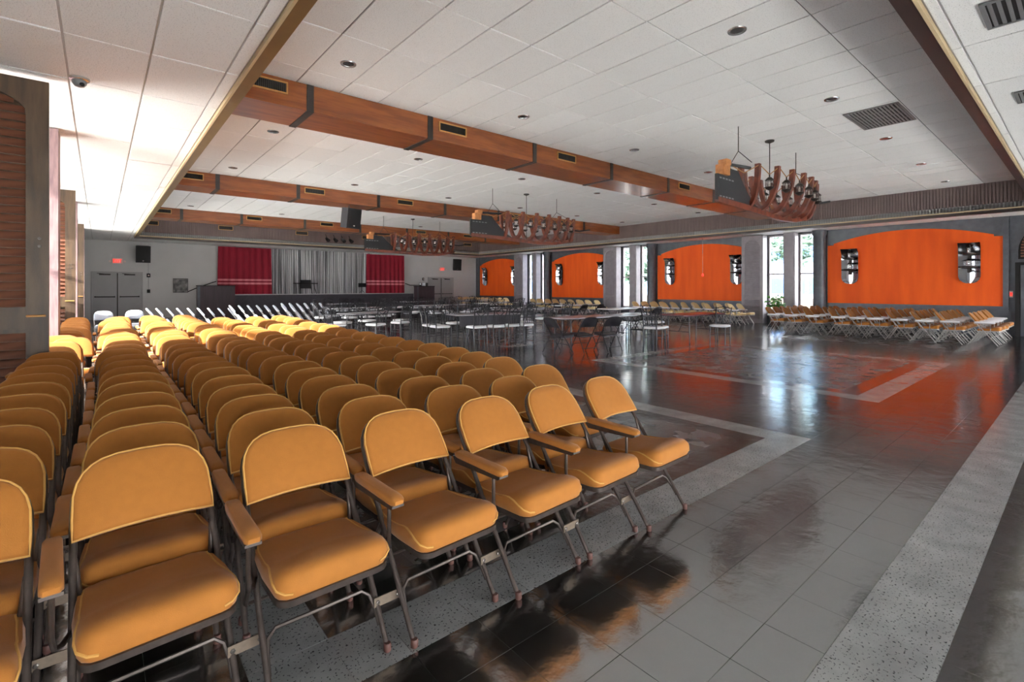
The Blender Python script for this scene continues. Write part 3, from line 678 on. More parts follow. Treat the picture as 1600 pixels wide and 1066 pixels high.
def ceiling_vent(x0, x1, y0, y1, z, lab, n, nx=1):
    r = thing('ceiling_vent', lab, 'vent', ((x0 + x1) / 2, (y0 + y1) / 2, z)); w, d = (x1 - x0) / 2, (y1 - y0) / 2; t = .03
    b = MB(); b.box(-w, w, -d, d, -.008, -.004); b.build('duct', M['dark'], r)
    b = MB(); [b.box(*q) for q in ((-w, -w + t, -d, d, -.02, -.004), (w - t, w, -d, d, -.02, -.004), (-w + t, w - t, -d, -d + t, -.02, -.004), (-w + t, w - t, d - t, d, -.02, -.004))]; b.build('vent_frame', M['vent_grey'], r)
    for i in range(n):
        yy = -d + t + (2 * d - 2 * t) * (i + .5) / n; s = MB(); s.box(-w + t, w - t, yy - .012, yy + .012, -.018, -.008); s.build('blade', M['vent_grey'], r)
    for i in range(1, nx):
        xx = -w + 2 * w * i / nx; s = MB(); s.box(xx - .008, xx + .008, -d + t, d - t, -.022, -.018); s.build('divider', M['vent_grey'], r)
ceiling_vent(9.68, 10.92, 1.98, 2.74, ZH, 'large grey return air grille in the ceiling near the closest boat chandelier', 14, 4)
ceiling_vent(9.6, 10.85, 8.6, 9.3, ZH, 'large grey return air grille in the ceiling behind the first wooden beam', 14, 4)
ceiling_vent(5.12, 5.66, .25, .56, ZL, 'small ceiling vent with dark slots in the low ceiling strip', 5)
ceiling_vent(7.72, 8.2, .28, .56, ZL, 'small ceiling vent further along the low ceiling strip', 5)
r = thing('dome_camera', 'small white dome security camera on the low ceiling', 'camera', (-.16, 6.74, ZL))
b = MB(); b.lathe([(.085, 0), (.085, -.02), (.07, -.03), (.04, -.031)], 16); b.build('mount_ring', M['chrome'], r, smooth=40)
b = MB(); b.lathe([(.062, -.028), (.058, -.06), (.04, -.085), (.012, -.095)], 16); b.build('dome', M['vent_grey'], r, smooth=60)
b = MB(); b.lathe([(.02, 0), (.02, .02), (.012, .024)], 10); h = b.build('lens', M['dark'], r, (.02, -.045, -.07), smooth=40); h.rotation_euler = (2.1, 0, .3)

# boat shaped chandeliers: a bow board, ribs on a keel, ropes and hanging lanterns
RIBX = [-.9, -.42, .08, .58, 1.08, 1.55, 1.95]; RIBW = [.20, .36, .44, .47, .44, .36, .25]
def rib_mesh(w, zb):
    m = MB(); n = 16; ztop = 3.76; t = .045; pts = []
    for i in range(n + 1):
        a = pi + pi * i / n; pts.append((w * cos(a), sin(a)))
    H = ztop - zb
    outer = [(x * 1.0, ztop + H * s) for x, s in pts]; k = (w - .085) / w
    inner = [(x * k, ztop + (H - .09) * s) for x, s in pts]
    vs = []; fs = []
    for (x0, z0), (x1, z1) in zip(outer, inner): vs += [(-t, x0, z0), (t, x0, z0), (t, x1, z1), (-t, x1, z1)]
    for i in range(n):
        for q in range(4): fs.append((4 * i + q, 4 * i + (q + 1) % 4, 4 * i + 4 + (q + 1) % 4, 4 * i + 4 + q))
    fs += [(3, 2, 1, 0), (4 * n, 4 * n + 1, 4 * n + 2, 4 * n + 3)]
    return m.add(vs, fs)
def lantern(m_iron, m_gl, m_b, c):
    x, y, z = c
    m_iron.lathe([(.012, .0), (.012, -.05), (.03, -.055), (.075, -.10), (.08, -.115)], 10, c)
    m_iron.lathe([(.07, -.235), (.09, -.245), (.06, -.275), (.02, -.30)], 10, c)
    for k in range(4):
        a = pi / 4 + k * pi / 2; m_iron.tube([(x + .065 * cos(a), y + .065 * sin(a), z - .11), (x + .072 * cos(a), y + .072 * sin(a), z - .24)], .005, 5)
    m_gl.lathe([(.055, -.118), (.068, -.17), (.06, -.235)], 10, c)
    m_b.lathe([(.012, -.225), (.02, -.19), (.014, -.15), (.004, -.14)], 8, c)
def boat(loc, lab, proto=None):
    if proto: return dup(proto, loc, 0, lab)
    r = thing('boat_chandelier', lab, 'chandelier', loc)
    zb0 = 2.92
    b = MB(); b.T = XZY(-.035); b.prism([(-2.15, 2.93), (-1.2, 2.90), (.5, 2.84), (1.3, 2.87), (2.1, 3.02), (2.15, 3.12), (1.3, 2.97), (.5, 2.93), (-1.0, 3.0), (-2.15, 3.02)], 0, .07); b.build('keel', M['wood_red'], r)
    bow = [(-2.17, 2.97), (-.35, 2.93)] + [(-.35 - 1.05 * (i / 10) ** .8, 2.95 + .62 * (i / 10) ** 1.5) for i in range(1, 11)] + [(-1.75, 3.57), (-1.9, 3.42), (-2.17, 3.42)]
    b = MB(); b.T = XZY(-.025); b.prism(bow, 0, .05); b.build('bow_board', M['speaker'], r)
    for z in (3.36, 3.04):
        b = MB(); [b.box(-2.1 + i * .11, -2.03 + i * .11, -.03, -.026, z - .012, z + .012) for i in range(5)]; b.build('bow_mark', M['vent_grey'], r)
    for x0, x1, z0, z1 in ((-2.05, -1.82, 3.42, 3.60), (-1.95, -1.78, 3.60, 3.70)):
        b = MB(); b.cbox(x0, x1, -.08, .08, z0, z1, .01); b.build('bow_block', M['wood_block'], r)
    b = MB(); b.tube([(-1.8, 0, 3.64), (-1.1, -.1, 3.66)], .03, 8); b.build('spar', M['black_metal'], r)
    b = MB(); b.tube([(1.95, -.1, 3.4), (2.3, -.16, 3.38), (2.75, -.22, 3.46)], .025, 8); b.build('spar', M['black_metal'], r)
    for x, w in zip(RIBX, RIBW):
        m = rib_mesh(w, 2.9 + .05 * abs(x - .5)); m.build('rib', M['wood_red'], r, (x, 0, 0))
    for s in (-1, 1):
        m = MB()
        pr = (-1.75, 0, 3.66)
        for x, w in zip(RIBX, RIBW):
            q = (x, s * w * .95, 3.74); d = .16; pts = []
            for i in range(9): f = i / 8; pts.append((pr[0] + (q[0] - pr[0]) * f, pr[1] + (q[1] - pr[1]) * f, pr[2] + (q[2] - pr[2]) * f - d * (1 - abs(2 * f - 1))))
            m.tube(pts, .009, 5); pr = q
        m.build('swag_rope', M['rope'], r)
        for i in range(len(RIBX) - 1):
            c = ((RIBX[i] + RIBX[i + 1]) / 2, s * (RIBW[i] + RIBW[i + 1]) / 2 * .95, 3.58); a, g, bb = MB(), MB(), MB(); lantern(a, g, bb, c)
            l = a.build('lantern', M['iron'], r, smooth=40); g.build('lantern_glass', M['lantern_glass'], l, smooth=60); bb.build('bulb', M['lamp'], l, smooth=60)
    for x, s in ((-1.35, .2), (1.35, .38)):
        b = MB(); b.tube([(x, 0, ZH - .002), (x, 0, 3.95)], .008, 6); b.tube([(x, 0, 3.95), (x + .1, -s, 3.72)], .007, 6); b.tube([(x, 0, 3.95), (x - .1, s * .6, 3.68)], .007, 6); b.build('hanging_wire', M['strap'], r)
    b = MB(); b.tube([(0, 0, ZH - .002), (0, 0, 2.93)], .009, 6); b.lathe([(.09, -.001), (.085, -.03), (.03, -.05), (.012, -.06)], 14, (0, 0, ZH)); b.build('centre_rod', M['strap'], r, smooth=40)
    return r
BL = ['boat shaped wooden lantern chandelier hanging nearest the near soffit and largest grille', 'boat shaped wooden lantern chandelier between the first and middle beams', 'boat shaped wooden lantern chandelier hanging closest to the stage']
bp = None
for k in range(3):
    loc = (10.3, 4.18 + PER * k, 0)
    o = boat(loc, BL[k], bp)
    if bp is None: bp = o

# wall sconces on the orange panels
def sconce_proto():
    r = thing('wall_sconce', '', 'wall lamp', (0, 0, 0))
    m = MB(); n = 10; w = .26; zs = [-.63, -.6, -.52, -.42, -.2, .2, .45, .6, .63]; vs = []; fs = []
    for z in zs:
        hw = w if z > -.42 else w * sqrt(max(.05, 1 - ((-.42 - z) / .225) ** 2)); rows = []
        for i in range(n + 1):
            u = -1 + 2 * i / n; y = -.03 - .09 * (u * u) * (hw / w) - .14 * max(0, (z - .42) / .21) ** 2
            vs.append((u * hw, y, z))
    for j in range(len(zs) - 1):
        for i in range(n): a = j * (n + 1) + i; fs.append((a, a + 1, a + n + 2, a + n + 1))
    k = len(vs); vs2 = [(x, y + .01, z) for x, y, z in vs]; m.add(vs + vs2, fs + [tuple(reversed([q + k for q in f])) for f in fs]); m.build('reflector', M['mirror'], r, smooth=60)
    b = MB(); b.box(-.05, .05, -.05, -.001, -.3, .3); b.build('back_plate', M['iron'], r)
    for zc, sc in ((.38, .8), (-.02, 1.0)):
        b = MB(); b.lathe([(.03 * sc, .16), (.07 * sc, .10), (.075 * sc, .09), (.06 * sc, .085)], 10, (0, -.16, zc)); b.build('lantern_cap', M['iron'], r, smooth=40)
        b = MB(); b.lathe([(.055 * sc, -.06), (.065 * sc, .03), (.055 * sc, .085)], 10, (0, -.16, zc)); b.build('lantern_glass', M['lantern_glass'], r, smooth=50)
        b = MB(); b.lathe([(.02, -.16), (.19 * sc, -.115), (.2 * sc, -.085), (.06 * sc, -.06)], 14, (0, -.16, zc)); b.build('lantern_dish', M['iron'], r, smooth=40)
    b = MB(); b.tube([(0, -.06, -.1), (0, -.2, -.28), (0, -.16, -.2)], .014, 6); b.build('bracket', M['iron'], r)
    return r
sp = sconce_proto(); fs_ = True
NEAR = ['the dark exit door', 'the hanging cord', 'the pale mark', 'the stage wall corner']
for k, (y0, y1) in enumerate(PAN):
    for e_, yy in ((0, y0 + .74), (1, y1 - .74)):
        lab = 'polished lantern wall sconce on the orange panel %s, %s end' % (['beside the exit door', 'with the hanging cord', 'with a pale mark', 'nearest the stage wall'][k], ['exit door', 'stage'][e_])
        loc = (XR - .078, yy, 2.22)
        if fs_: sp.location = loc; sp.rotation_euler = (0, 0, -pi / 2); tag(sp, lab); fs_ = False
        else: dup(sp, loc, -pi / 2, lab)
r = thing('pull_cord', 'thin cord with red end hanging in front of an orange panel', 'cord', (20.2, 11.0, 0))
b = MB(); b.tube([(0, 0, ZL - .002), (0, 0, 2.05)], .008, 6); b.build('cord', M['vent_grey'], r)
b = MB(); b.lathe([(.01, .05), (.045, 0), (.05, -.06), (.02, -.09)], 10, (0, 0, 2.03)); b.build('cord_end', M['exit_red'], r, smooth=40)

# ------------------------------------------------------------------ folding chairs (front towards -Y, floor at z = 0)
FL = sqrt(.57 ** 2 + .8 ** 2)
def fr(u, s, off=0.0): return (u, -.30 + .57 * s / FL - off * .815, .8 * s / FL + off * .58)
def sup(a, e): c = cos(a); return math.copysign(abs(c) ** (2 / e), c)
def top_curve(w, s0, h, n, e=3.0):
    return [(w * sup(a, e), s0 + h * abs(sin(a)) ** (2 / e)) for a in [pi * i / n for i in range(n + 1)]]
def frame_path(w=.205, s0=.76, h=.214, n=14):
    p = [(.214, .012)] + [(.212, .3), (.207, .6)] + top_curve(w, s0, h, n) + [(-.207, .6), (-.212, .3)] + [(-.214, .012)]
    return [fr(u, s) for u, s in p]
def back_pad(n=14, w=.209, thick=.030, sb=.69, layers=None):
    bot = [(-w + 2 * w * i / 6, sb + .016 * (1 - (2 * i / 6 - 1) ** 2)) for i in range(7)]
    out = bot + [(w, .735)] + top_curve(w, .76, .222, n) + [(-w, .735)]
    b = MB()
    def fn(u, s, z): return fr(u, s, z + .30 * u * u)
    b.pad(out, layers or [(.93, -.012), (.985, -.006), (1.0, .006), (1.0, thick * .6), (.975, thick * .9), (.9, thick * 1.12), (.6, thick * 1.28)], fn)
    edge = [fr(u, s, thick * .75 + .30 * u * u) for u, s in out]
    return b, edge
SEAT = [(-.155, -.30), (.155, -.30)] + [(.155 + .05 * sin(a), -.25 - .05 * cos(a)) for a in (.5, 1.05, pi / 2)] + [(.207, -.1), (.197, .05)] + [(.155 + .04 * cos(a), .07 + .045 * sin(a)) for a in (.5, 1.1)] + [(.14, .12), (-.14, .12)]
SEAT = SEAT + [(-x, y) for x, y in [(.155 + .04 * cos(1.1), .07 + .045 * sin(1.1)), (.155 + .04 * cos(.5), .07 + .045 * sin(.5)), (.197, .05), (.207, -.1), (.205, -.25), (.155 + .05 * sin(1.05), -.25 - .05 * cos(1.05)), (.155 + .05 * sin(.5), -.25 - .05 * cos(.5))]]
SEATF = []
for i in range(len(SEAT)):            # extra points along the long edges so the dome bends
    a, c = SEAT[i], SEAT[(i + 1) % len(SEAT)]; SEATF.append(a)
    if math.hypot(a[0] - c[0], a[1] - c[1]) > .1:
        for f in (.25, .5, .75): SEATF.append((a[0] + (c[0] - a[0]) * f, a[1] + (c[1] - a[1]) * f))
def seat_fn(th):
    def fn(u, v, z):
        g = (.12 - v) / .42                         # 0 at the back, 1 at the front
        dip = .018 * max(0, 1 - ((g - .38) / .35) ** 2) * (1 if z > .8 else 0)
        zz = .365 + .012 * g + z * (th * (.62 + .38 * g)) - dip
        return (u, v - .04, zz)
    return fn
def cushion(th=.105):
    b = MB(); b.pad(SEATF, [(.97, 0), (1.0, .12), (1.03, .45), (1.0, .72), (.93, .88), (.78, .97), (.5, 1.03), (.25, 1.05)], seat_fn(th)); return b
def seat_piping(th=.105):
    b = MB(); f = seat_fn(th); n = len(SEATF); cx = sum(p[0] for p in SEATF) / n; cy = sum(p[1] for p in SEATF) / n
    pts = []
    for x, y in SEATF:
        s = .955; front = max(0, (-y - .12) / .18)
        zz = .86 - .62 * front * front if abs(x) > .1 and y < -.12 else .86
        ly = [(0, .97), (.12, 1.0), (.45, 1.03), (.72, 1.0), (.88, .93), (.97, .78)]
        s = next(a[1] + (c[1] - a[1]) * (zz - a[0]) / (c[0] - a[0]) for a, c in zip(ly[:-1], ly[1:]) if zz <= c[0]) + .006
        pts.append(f(cx + (x - cx) * s, cy + (y - cy) * s, zz))
    L_ = [p for p, q in zip(pts, SEATF) if q[0] < -.1 and q[1] < .1]; R_ = [p for p, q in zip(pts, SEATF) if q[0] > .1 and q[1] < .1]
    L_.sort(key=lambda p: p[1]); R_.sort(key=lambda p: p[1])
    b2 = MB(); b.tube(L_, .0042, 5); b2.tube(R_, .0042, 5); return b, b2
def pan():
    b = MB(); b.pad(SEATF, [(.98, -.001), (1.015, .0), (1.02, .022), (.99, .0235)], lambda u, v, z: (u * .98, v - .04, .346 + .012 * (.12 - v) / .42 + z)); return b
def rear_leg(s, n=8):
    b = MB(); b.tube([(s * .19, .255, .012), (s * .19, .08, .30), (s * .19, .02, .39), (s * .203, fr(0, .64)[1], fr(0, .64)[2])], .0105, n); return b
def rear_bar(): b = MB(); b.tube([(-.19, .195, .115), (.19, .195, .115)], .008, 6); return b
def crossbar(n=6):
    b = MB(); P = []
    for s in (-1, 1):
        q = [(s * .206, .10), (s * .204, .16), (s * .194, .215), (s * .165, .24)]
        if s > 0: q.reverse()
        P += q
    b.tube([fr(u, s, -.006) for u, s in P], .0075, n); return b
def arm_pad():
    b = MB(); out = [(-.028, -.235), (-.018, -.25), (.018, -.25), (.028, -.235), (.026, .10), (.018, .125), (-.018, .125), (-.026, .10)]
    b.pad(out, [(.96, .0), (1.0, .006), (1.0, .02), (.93, .029), (.6, .033)], lambda u, v, z: (-.2575 + u, v, .572 + z - .02 * max(0, -v) )); return b
def arm_under():
    b = MB(); out = [(-.027, -.24), (.027, -.24), (.024, .135), (-.02, .135)]
    b.pad(out, [(.9, -.03), (1.0, -.006), (1.0, .004)], lambda u, v, z: (-.2575 + u, v, .568 + z - .02 * max(0, -v) + (.014 if z < -.02 and v < -.1 else 0))); return b
def arm_post(n=7):
    b = MB(); b.tube([(-.2575, -.165, .562), (-.2575, -.165, .40), (-.252, -.158, .365), (-.235, -.13, .352), (-.212, -.07, .352)], .0085, n)
    return b
def arm_link(): b = MB(); b.tube([(-.2575, .11, .556), (-.208, .10, .556)], .008, 6); return b
def caps():
    return [(.214, fr(0, .012)[1], 0, -.56), (-.214, fr(0, .012)[1], 0, -.56), (.19, .255, 0, .5), (-.19, .255, 0, .5)]
def bracket():
    b = MB(); s = .19; y0 = fr(0, s)[1] - .016; z0 = fr(0, s)[2]
    b.box(.197, .318, y0 - .005, y0, z0 - .019, z0 + .019); return b, (y0, z0)
CAPM = None
def folding_chair_full(lab, fabric, pipe, frame, name='folding_chair'):
    global CAPM
    r = thing(name, lab, 'chair')
    b = MB(); b.tube(frame_path(), .0115, 8); b.build('tube_frame', frame, r, smooth=50)
    rear_leg(-1).build('rear_leg', frame, r, smooth=50); rear_leg(1).build('rear_leg', frame, r, smooth=50); rear_bar().build('rear_bar', frame, r, smooth=50); crossbar().build('crossbar', frame, r, smooth=50)
    pan().build('seat_pan', frame, r, smooth=35)
    c = cushion().build('seat_cushion', fabric, r, smooth=60); [q.build('piping', pipe, c, smooth=60) for q in seat_piping()]
    p, e = back_pad(); p = p.build('backrest', fabric, r, smooth=60); b = MB(); b.tube(e, .0042, 5, closed=True); b.build('piping', pipe, p, smooth=60)
    a = arm_under().build('armrest', frame, r, smooth=35); arm_pad().build('arm_pad', fabric, a, smooth=50); arm_post().build('arm_post', frame, a, smooth=50); arm_link().build('arm_link', frame, a, smooth=50)
    if CAPM is None: m = MB(); m.lathe([(.012, 0), (.0155, .004), (.0155, .03), (.0125, .034)], 8); CAPM = m.mesh('foot_cap', M['rubber'], 40)
    for x, y, z, t in caps(): inst('foot_cap', CAPM, r, (x, y, z))
    b, (y0, z0) = bracket(); k = b.build('joining_bracket', M['plate'], r)
    for x in (.212, .302):
        b = MB(); b.lathe([(.009, 0), (.009, .005), (.005, .007)], 6); h = b.build('bolt', M['bolt'], k, (x, y0 - .005, z0)); h.rotation_euler = (pi / 2, 0, 0)
    return r
def folding_chair_mid(lab, fabric, frame, name='folding_chair', arm=True, cat='chair', thin=False, arm_glare=None):
    r = thing(name, lab, cat)
    b = MB(); b.tube(frame_path(n=8), .0115, 6); 
    for q in (rear_leg(-1, 6), rear_leg(1, 6), rear_bar(), crossbar(5)): b.add(q.v, q.f)
    b.build('tube_frame', frame, r, smooth=50)
    (cushion(.05) if thin else cushion()).build('seat_cushion', fabric, r, smooth=60); pan().build('seat_pan', frame, r, smooth=35)
    back_pad(10, thick=.016 if thin else .03)[0].build('backrest', fabric, r, smooth=60)
    if arm:
        a = arm_under().build('armrest', frame, r, smooth=35); arm_pad().build('arm_pad', arm_glare or fabric, a, smooth=50); arm_post(5).build('arm_post', frame, a, smooth=50); arm_link().build('arm_link', frame, a, smooth=50)
    return r
full = folding_chair_full('', M['fabric'], M['piping'], M['frame'])
mid = folding_chair_mid('', M['fabric'], M['frame'])
used = {}
def place(proto, key, loc, rz, lab, group):
    if key not in used: used[key] = 1; proto.location = loc; proto.rotation_euler = (0, 0, rz); tag(proto, lab, None, group); return proto
    return dup(proto, loc, rz, lab, group)
# positions of the back rests, read from the photograph column by column (aisle end is the last column)
COLX = [(-.38, -.36), (.14, .20), (.66, .74), (1.17, 1.30), (1.69, 1.84), (2.20, 2.36), (2.70, 2.88)]
COLY = [[2.40, 2.81, 3.23, 3.65, 4.10, 4.57, 5.06, 5.55, 6.05],
        [2.44, 2.86, 3.27, 3.71, 4.17, 4.60, 5.05, 5.50, 5.95],
        [2.37, 2.78, 3.19, 3.60, 4.02, 4.48, 4.90, 5.33, 5.76, 6.2],
        [2.33, 2.73, 3.14, 3.57, 3.98, 4.42, 4.91, 5.40, 5.81, 6.2],
        [2.29, 2.69, 3.10, 3.52, 3.96, 4.40, 4.86, 5.32, 5.76, 6.2],
        [2.30, 2.71, 3.11, 3.51, 3.94, 4.42, 4.92, 5.37, 5.80, 6.22],
        [2.27, 2.95, 3.50, 3.94, 4.39, 4.88, 5.37, 5.86, 6.34]]
rnd = random.Random(11)
PLACE = ['first', 'second', 'third', 'fourth', 'fifth', 'sixth', 'seventh']
for c in range(7):
    ylist = list(COLY[c]); y = ylist[-1]
    y += .62 if c < 2 else .5
    while y < (14.2 if c < 4 else 12.3):
        ylist.append(y); y += rnd.choice([.46, .5, .54, .58])
    for i, y in enumerate(ylist):
        f = min(1, i / 5); x = COLX[c][0] + (COLX[c][1] - COLX[c][0]) * f
        if y > 6.3: x += .05 * (y - 6.3) * (c / 6) + rnd.gauss(0, .03)
        rz = rnd.gauss(0, .012) + (.03 if i < 1 else 0) + (rnd.gauss(0, .03) if y > 6.3 else 0)
        d = y * .76 + x * .64
        lab = 'mustard folding chair in the %s row of the big block, %s from the shutter side' % (ORD[i], PLACE[c])
        if i < 6:
            o = place(full, 'full', (x, y - .27, 0), rz, lab, 'mustard folding chairs packed in rows')
            if c == 6:
                for k in [q for q in o.children if q.name.startswith('joining_bracket')]:
                    for q in list(k.children): bpy.data.objects.remove(q)
                    bpy.data.objects.remove(k)
        else: place(mid, 'mid', (x, y - .27, 0), rz, lab, 'mustard folding chairs packed in rows')
# the block below the orange panel by the exit door
wallc = folding_chair_mid('', M['fabric'], M['frame_light'], arm_glare=M['white_seat'])  # arm pads whitened: reflected light painted into their colour
g = 'folding chairs packed under the orange panel by the exit door'
P1Y = [2.04, 2.66, 3.20, 3.72, 4.24, 4.70, 5.14, 5.82, 6.40, 6.96]
for i, y in enumerate(P1Y):
    for c in range(6):
        x = 16.75 + c * .565 + rnd.gauss(0, .03) + (.25 if i in (0,) else 0) + .02 * i
        place(wallc, 'wallc', (x, y - .27 + rnd.gauss(0, .02), 0), rnd.gauss(0, .03), 'tan folding chair in the %s rank from the exit door, %s from the wall' % (ORD[i].replace('front', 'first'), ORD[5 - c].replace('front', 'first')), g)
cream = folding_chair_mid('', M['fabric_cream'], M['frame_light'], arm_glare=M['white_seat'])  # white arm pads here too carry the painted reflection
for k, nm in ((1, 'with the hanging cord'), (2, 'with a pale mark'), (3, 'nearest the stage wall')):
    for i in range([0, 10, 8, 8][k]):
        for c in range(2):
            y = PAN[k][0] + .12 + i * (.5 if k == 1 else .6) + rnd.gauss(0, .02); x = 18.55 + c * .58 + (.0 if k > 1 else .15 * c) + rnd.gauss(0, .02)
            place(cream, 'cream', (x + (.4 if k > 1 else .35), y - .27, 0), rnd.gauss(0, .04), 'cream folding chair, %s along the %s row under orange panel %s' % (ORD[i].replace('front', 'first'), ['aisle', 'wall'][c], nm), 'cream folding chairs along the window wall ' + nm)
# pale rows beyond the mustard block, in front of the stage
pale = folding_chair_mid('', M['fabric_grey'], M['frame_light'], arm=False)
def folded_chair():
    r = thing('folded_chair', '', 'chair')
    b = MB(); b.tube(frame_path(n=8), .0115, 6); b.build('tube_frame', M['frame_light'], r, smooth=50)
    back_pad(10)[0].build('backrest', M['fabric_grey'], r, smooth=60)
    b = MB(); out = [(x * .9, .42 + y * 1.0) for x, y in SEATF]
    b.pad(out, [(.97, 0), (1, .008), (1, .035), (.9, .052), (.5, .058)], lambda u, v, z: fr(u, v, z)); b.build('folded_seat', M['fabric_grey'], r, smooth=60)
    for q in (-1, 1):
        b = MB(); b.tube([fr(q * .17, .03, -.022), fr(q * .17, .56, -.022)], .0105, 6); b.build('rear_leg', M['frame_light'], r, smooth=50)
    return r
foldc = folded_chair()
for j, (x0, y0, n) in enumerate([(1.35, 18.9, 9), (3.85, 20.1, 9), (6.0, 21.6, 6)]):
    for i in range(n):
        place(foldc, 'foldc', (x0 + i * .25 + rnd.gauss(0, .008), y0 - i * .17, 0), pi / 2 - .1 + rnd.gauss(0, .012), 'pale grey folded chair, %s in the %s leaning row before the stage' % (ORD[i].replace('front', 'first'), ['first', 'second', 'third'][j]), 'pale folded chairs leaning in rows before the stage')
for i, (x, y, rz) in enumerate([(.1, 17.2, .1), (.75, 17.3, -.05)]):
    place(pale, 'pale', (x, y, 0), rz, ['pale grey folding chair beside the timber wing near the double doors', 'pale grey folding chair in front of the double doors mullion'][i], 'pair of pale chairs near the double doors')
blackc = folding_chair_mid('', M['black_vinyl'], M['black_metal'], arm=False, thin=True)
gb = 'black folding chairs at the nearest grey table'
place(blackc, 'blackc', (7.72, 7.62, 0), pi / 2 - .1, 'black folding chair at the end of the nearest grey banquet table', gb)
place(blackc, 'blackc', (8.32, 7.33, 0), pi - .25, 'black folding chair along the nearest grey table, next to the end chair', gb)
place(blackc, 'blackc', (8.9, 7.12, 0), pi - .3, 'black folding chair along the nearest grey table, away from the end chair', gb)

# ------------------------------------------------------------------ banquet tables and spindle back chairs
def rounded_rect(w, d, c=.04): return [(-w + c, -d), (w - c, -d), (w, -d + c), (w, d - c), (w - c, d), (-w + c, d), (-w, d - c), (-w, -d + c)]
def table(loc, rz, L_, Wd, top, lab, group=None, apron=False):
    r = thing('banquet_table', lab, 'table', loc, rz, group)
    b = MB(); b.pad(rounded_rect(L_ / 2, Wd / 2), [(1, 0), (1, .03), (.995, .033)], lambda u, v, z: (u, v, .715 + z)); b.build('table_top', top, r)
    b = MB(); e = rounded_rect(L_ / 2 + .002, Wd / 2 + .002); b.tube([(x, y, .718) for x, y in e], .008, 4, closed=True); b.build('edge_band', M['dark'], r)
    for s in (-1, 1):
        x = s * (L_ / 2 - .3)
        for t in (-1, 1):
            b = MB(); b.tube([(x, t * (Wd / 2 - .09), .714), (x, t * (Wd / 2 - .07), .012)], .014, 6); b.lathe([(.02, 0), (.02, .02), (.014, .03)], 6, (x, t * (Wd / 2 - .07), 0)); b.build('leg', M['black_metal'], r)
        b = MB(); b.tube([(x, -Wd / 2 + .08, .3), (x, Wd / 2 - .08, .3)], .01, 6); b.tube([(x, 0, .3), (x - s * .35, 0, .7)], .01, 6); b.build('leg_brace', M['black_metal'], r)
    if apron:
        b = MB(); b.box(-L_ / 2 + .03, L_ / 2 - .03, -Wd / 2 + .015, -Wd / 2 + .03, .45, .71); b.build('apron', M['dark_cloth'], r)
    return r
def spindle_chair(kind):
    r = thing('spindle_chair', '', 'chair'); w, d = .20, .20; bm_ = M['black_metal']
    for s in (-1, 1):
        b = MB(); b.tube([(s * .19, -.19, 0), (s * .185, -.185, .44)], .015, 6); b.build('leg', bm_, r)
        b = MB(); b.tube([(s * .185, .21, 0), (s * .185, .19, .44), (s * .18, .22, .7), (s * .2, .29, .93)], .015, 6); b.build('back_post', bm_, r)
    b = MB(); b.pad(rounded_rect(.215, .21, .05), [(.96, 0), (1, .01), (1, .035), (.94, .052), (.6, .06)], lambda u, v, z: (u, v - .005, .435 + z)); b.build('seat', M['white_seat'], r, smooth=50)
    def rod(name, pts, rr, closed=False): q = MB(); q.tube(pts, rr, 5, closed=closed); q.build(name, bm_, r)
    for z in (.2, .28):
        for s in (-1, 1): rod('stretcher', [(s * .188, -.188, z), (s * .185, .2, z)], .007)
    rod('stretcher', [(-.188, -.188, .24), (.188, -.188, .24)], .007); rod('stretcher', [(-.185, .2, .24), (.185, .2, .24)], .007)
    rod('back_rail', [(-.183, .205, .52), (.183, .205, .52)], .009); rod('back_rail', [(-.178, .225, .74), (.178, .225, .74)], .011)
    rod('back_rail', [(-.2, .285, .9), (-.1, .29, .93), (0, .29, .94), (.1, .29, .93), (.2, .285, .9)], .011)
    if kind == 0:
        for i in range(5): x = -.13 + .065 * i; rod('spindle', [(x, .206, .52), (x, .224, .74)], .011)
        for i in (-1, 1): rod('scroll', [(i * .02, .226, .74), (i * .12, .25, .82), (i * .05, .275, .88), (0, .289, .93)], .011)
    else:
        for cx, cz, rr in ((0, .83, .055), (-.09, .83, .04), (.09, .83, .04)):
            rod('scroll', [(cx + rr * cos(a), .25 + (cz + rr * sin(a) - .83) * .3, cz + rr * sin(a)) for a in [2 * pi * i / 12 for i in range(12)]], .008, True)
        for x in (-.09, 0, .09): rod('spindle', [(x, .206, .52), (x * .6, .216, .63), (x, .224, .74)], .011)
    return r
sp0, sp1 = spindle_chair(0), spindle_chair(1)
def seat_round(tx, ty, rz, L_, Wd, spots, proto, key, kindname, short, group):
    cnt = {}
    for (u, v, a) in sorted(spots, key=lambda q: -q[0]):
        side = 'window end' if u > L_ / 2 else ('shutter end' if u < -L_ / 2 else ('stage side' if v > 0 else 'near side'))
        cnt[side] = cnt.get(side, 0) + 1; lab = '%s %s, %s of %s' % (ORD[cnt[side] - 1].replace('front', 'first'), kindname, side, short)
        x = tx + u * cos(rz) - v * sin(rz); y = ty + u * sin(rz) + v * cos(rz)
        place(proto, key, (x, y, 0), rz + a + rnd.gauss(0, .08), lab, group)
def around(L_, Wd, n, ends=True, off=.30):
    s = []
    for i in range(n):
        u = -L_ / 2 + L_ * (i + .5) / n; s += [(u, -Wd / 2 - off, pi), (u, Wd / 2 + off, 0)]
    if ends: s += [(-L_ / 2 - off, 0, pi / 2), (L_ / 2 + off, 0, -pi / 2)]
    return s
table((9.3, 7.95, 0), -.10, 2.5, .76, M['table_grey'], 'grey folding banquet table with three black folding chairs')
table((12.25, 6.95, 0), -.06, 1.9, .8, M['table_maroon'], 'maroon topped banquet table with scroll back chairs')
table((11.2, 8.0, 0), .05, .8, .7, M['table_grey'], 'short grey table butted against the maroon table')
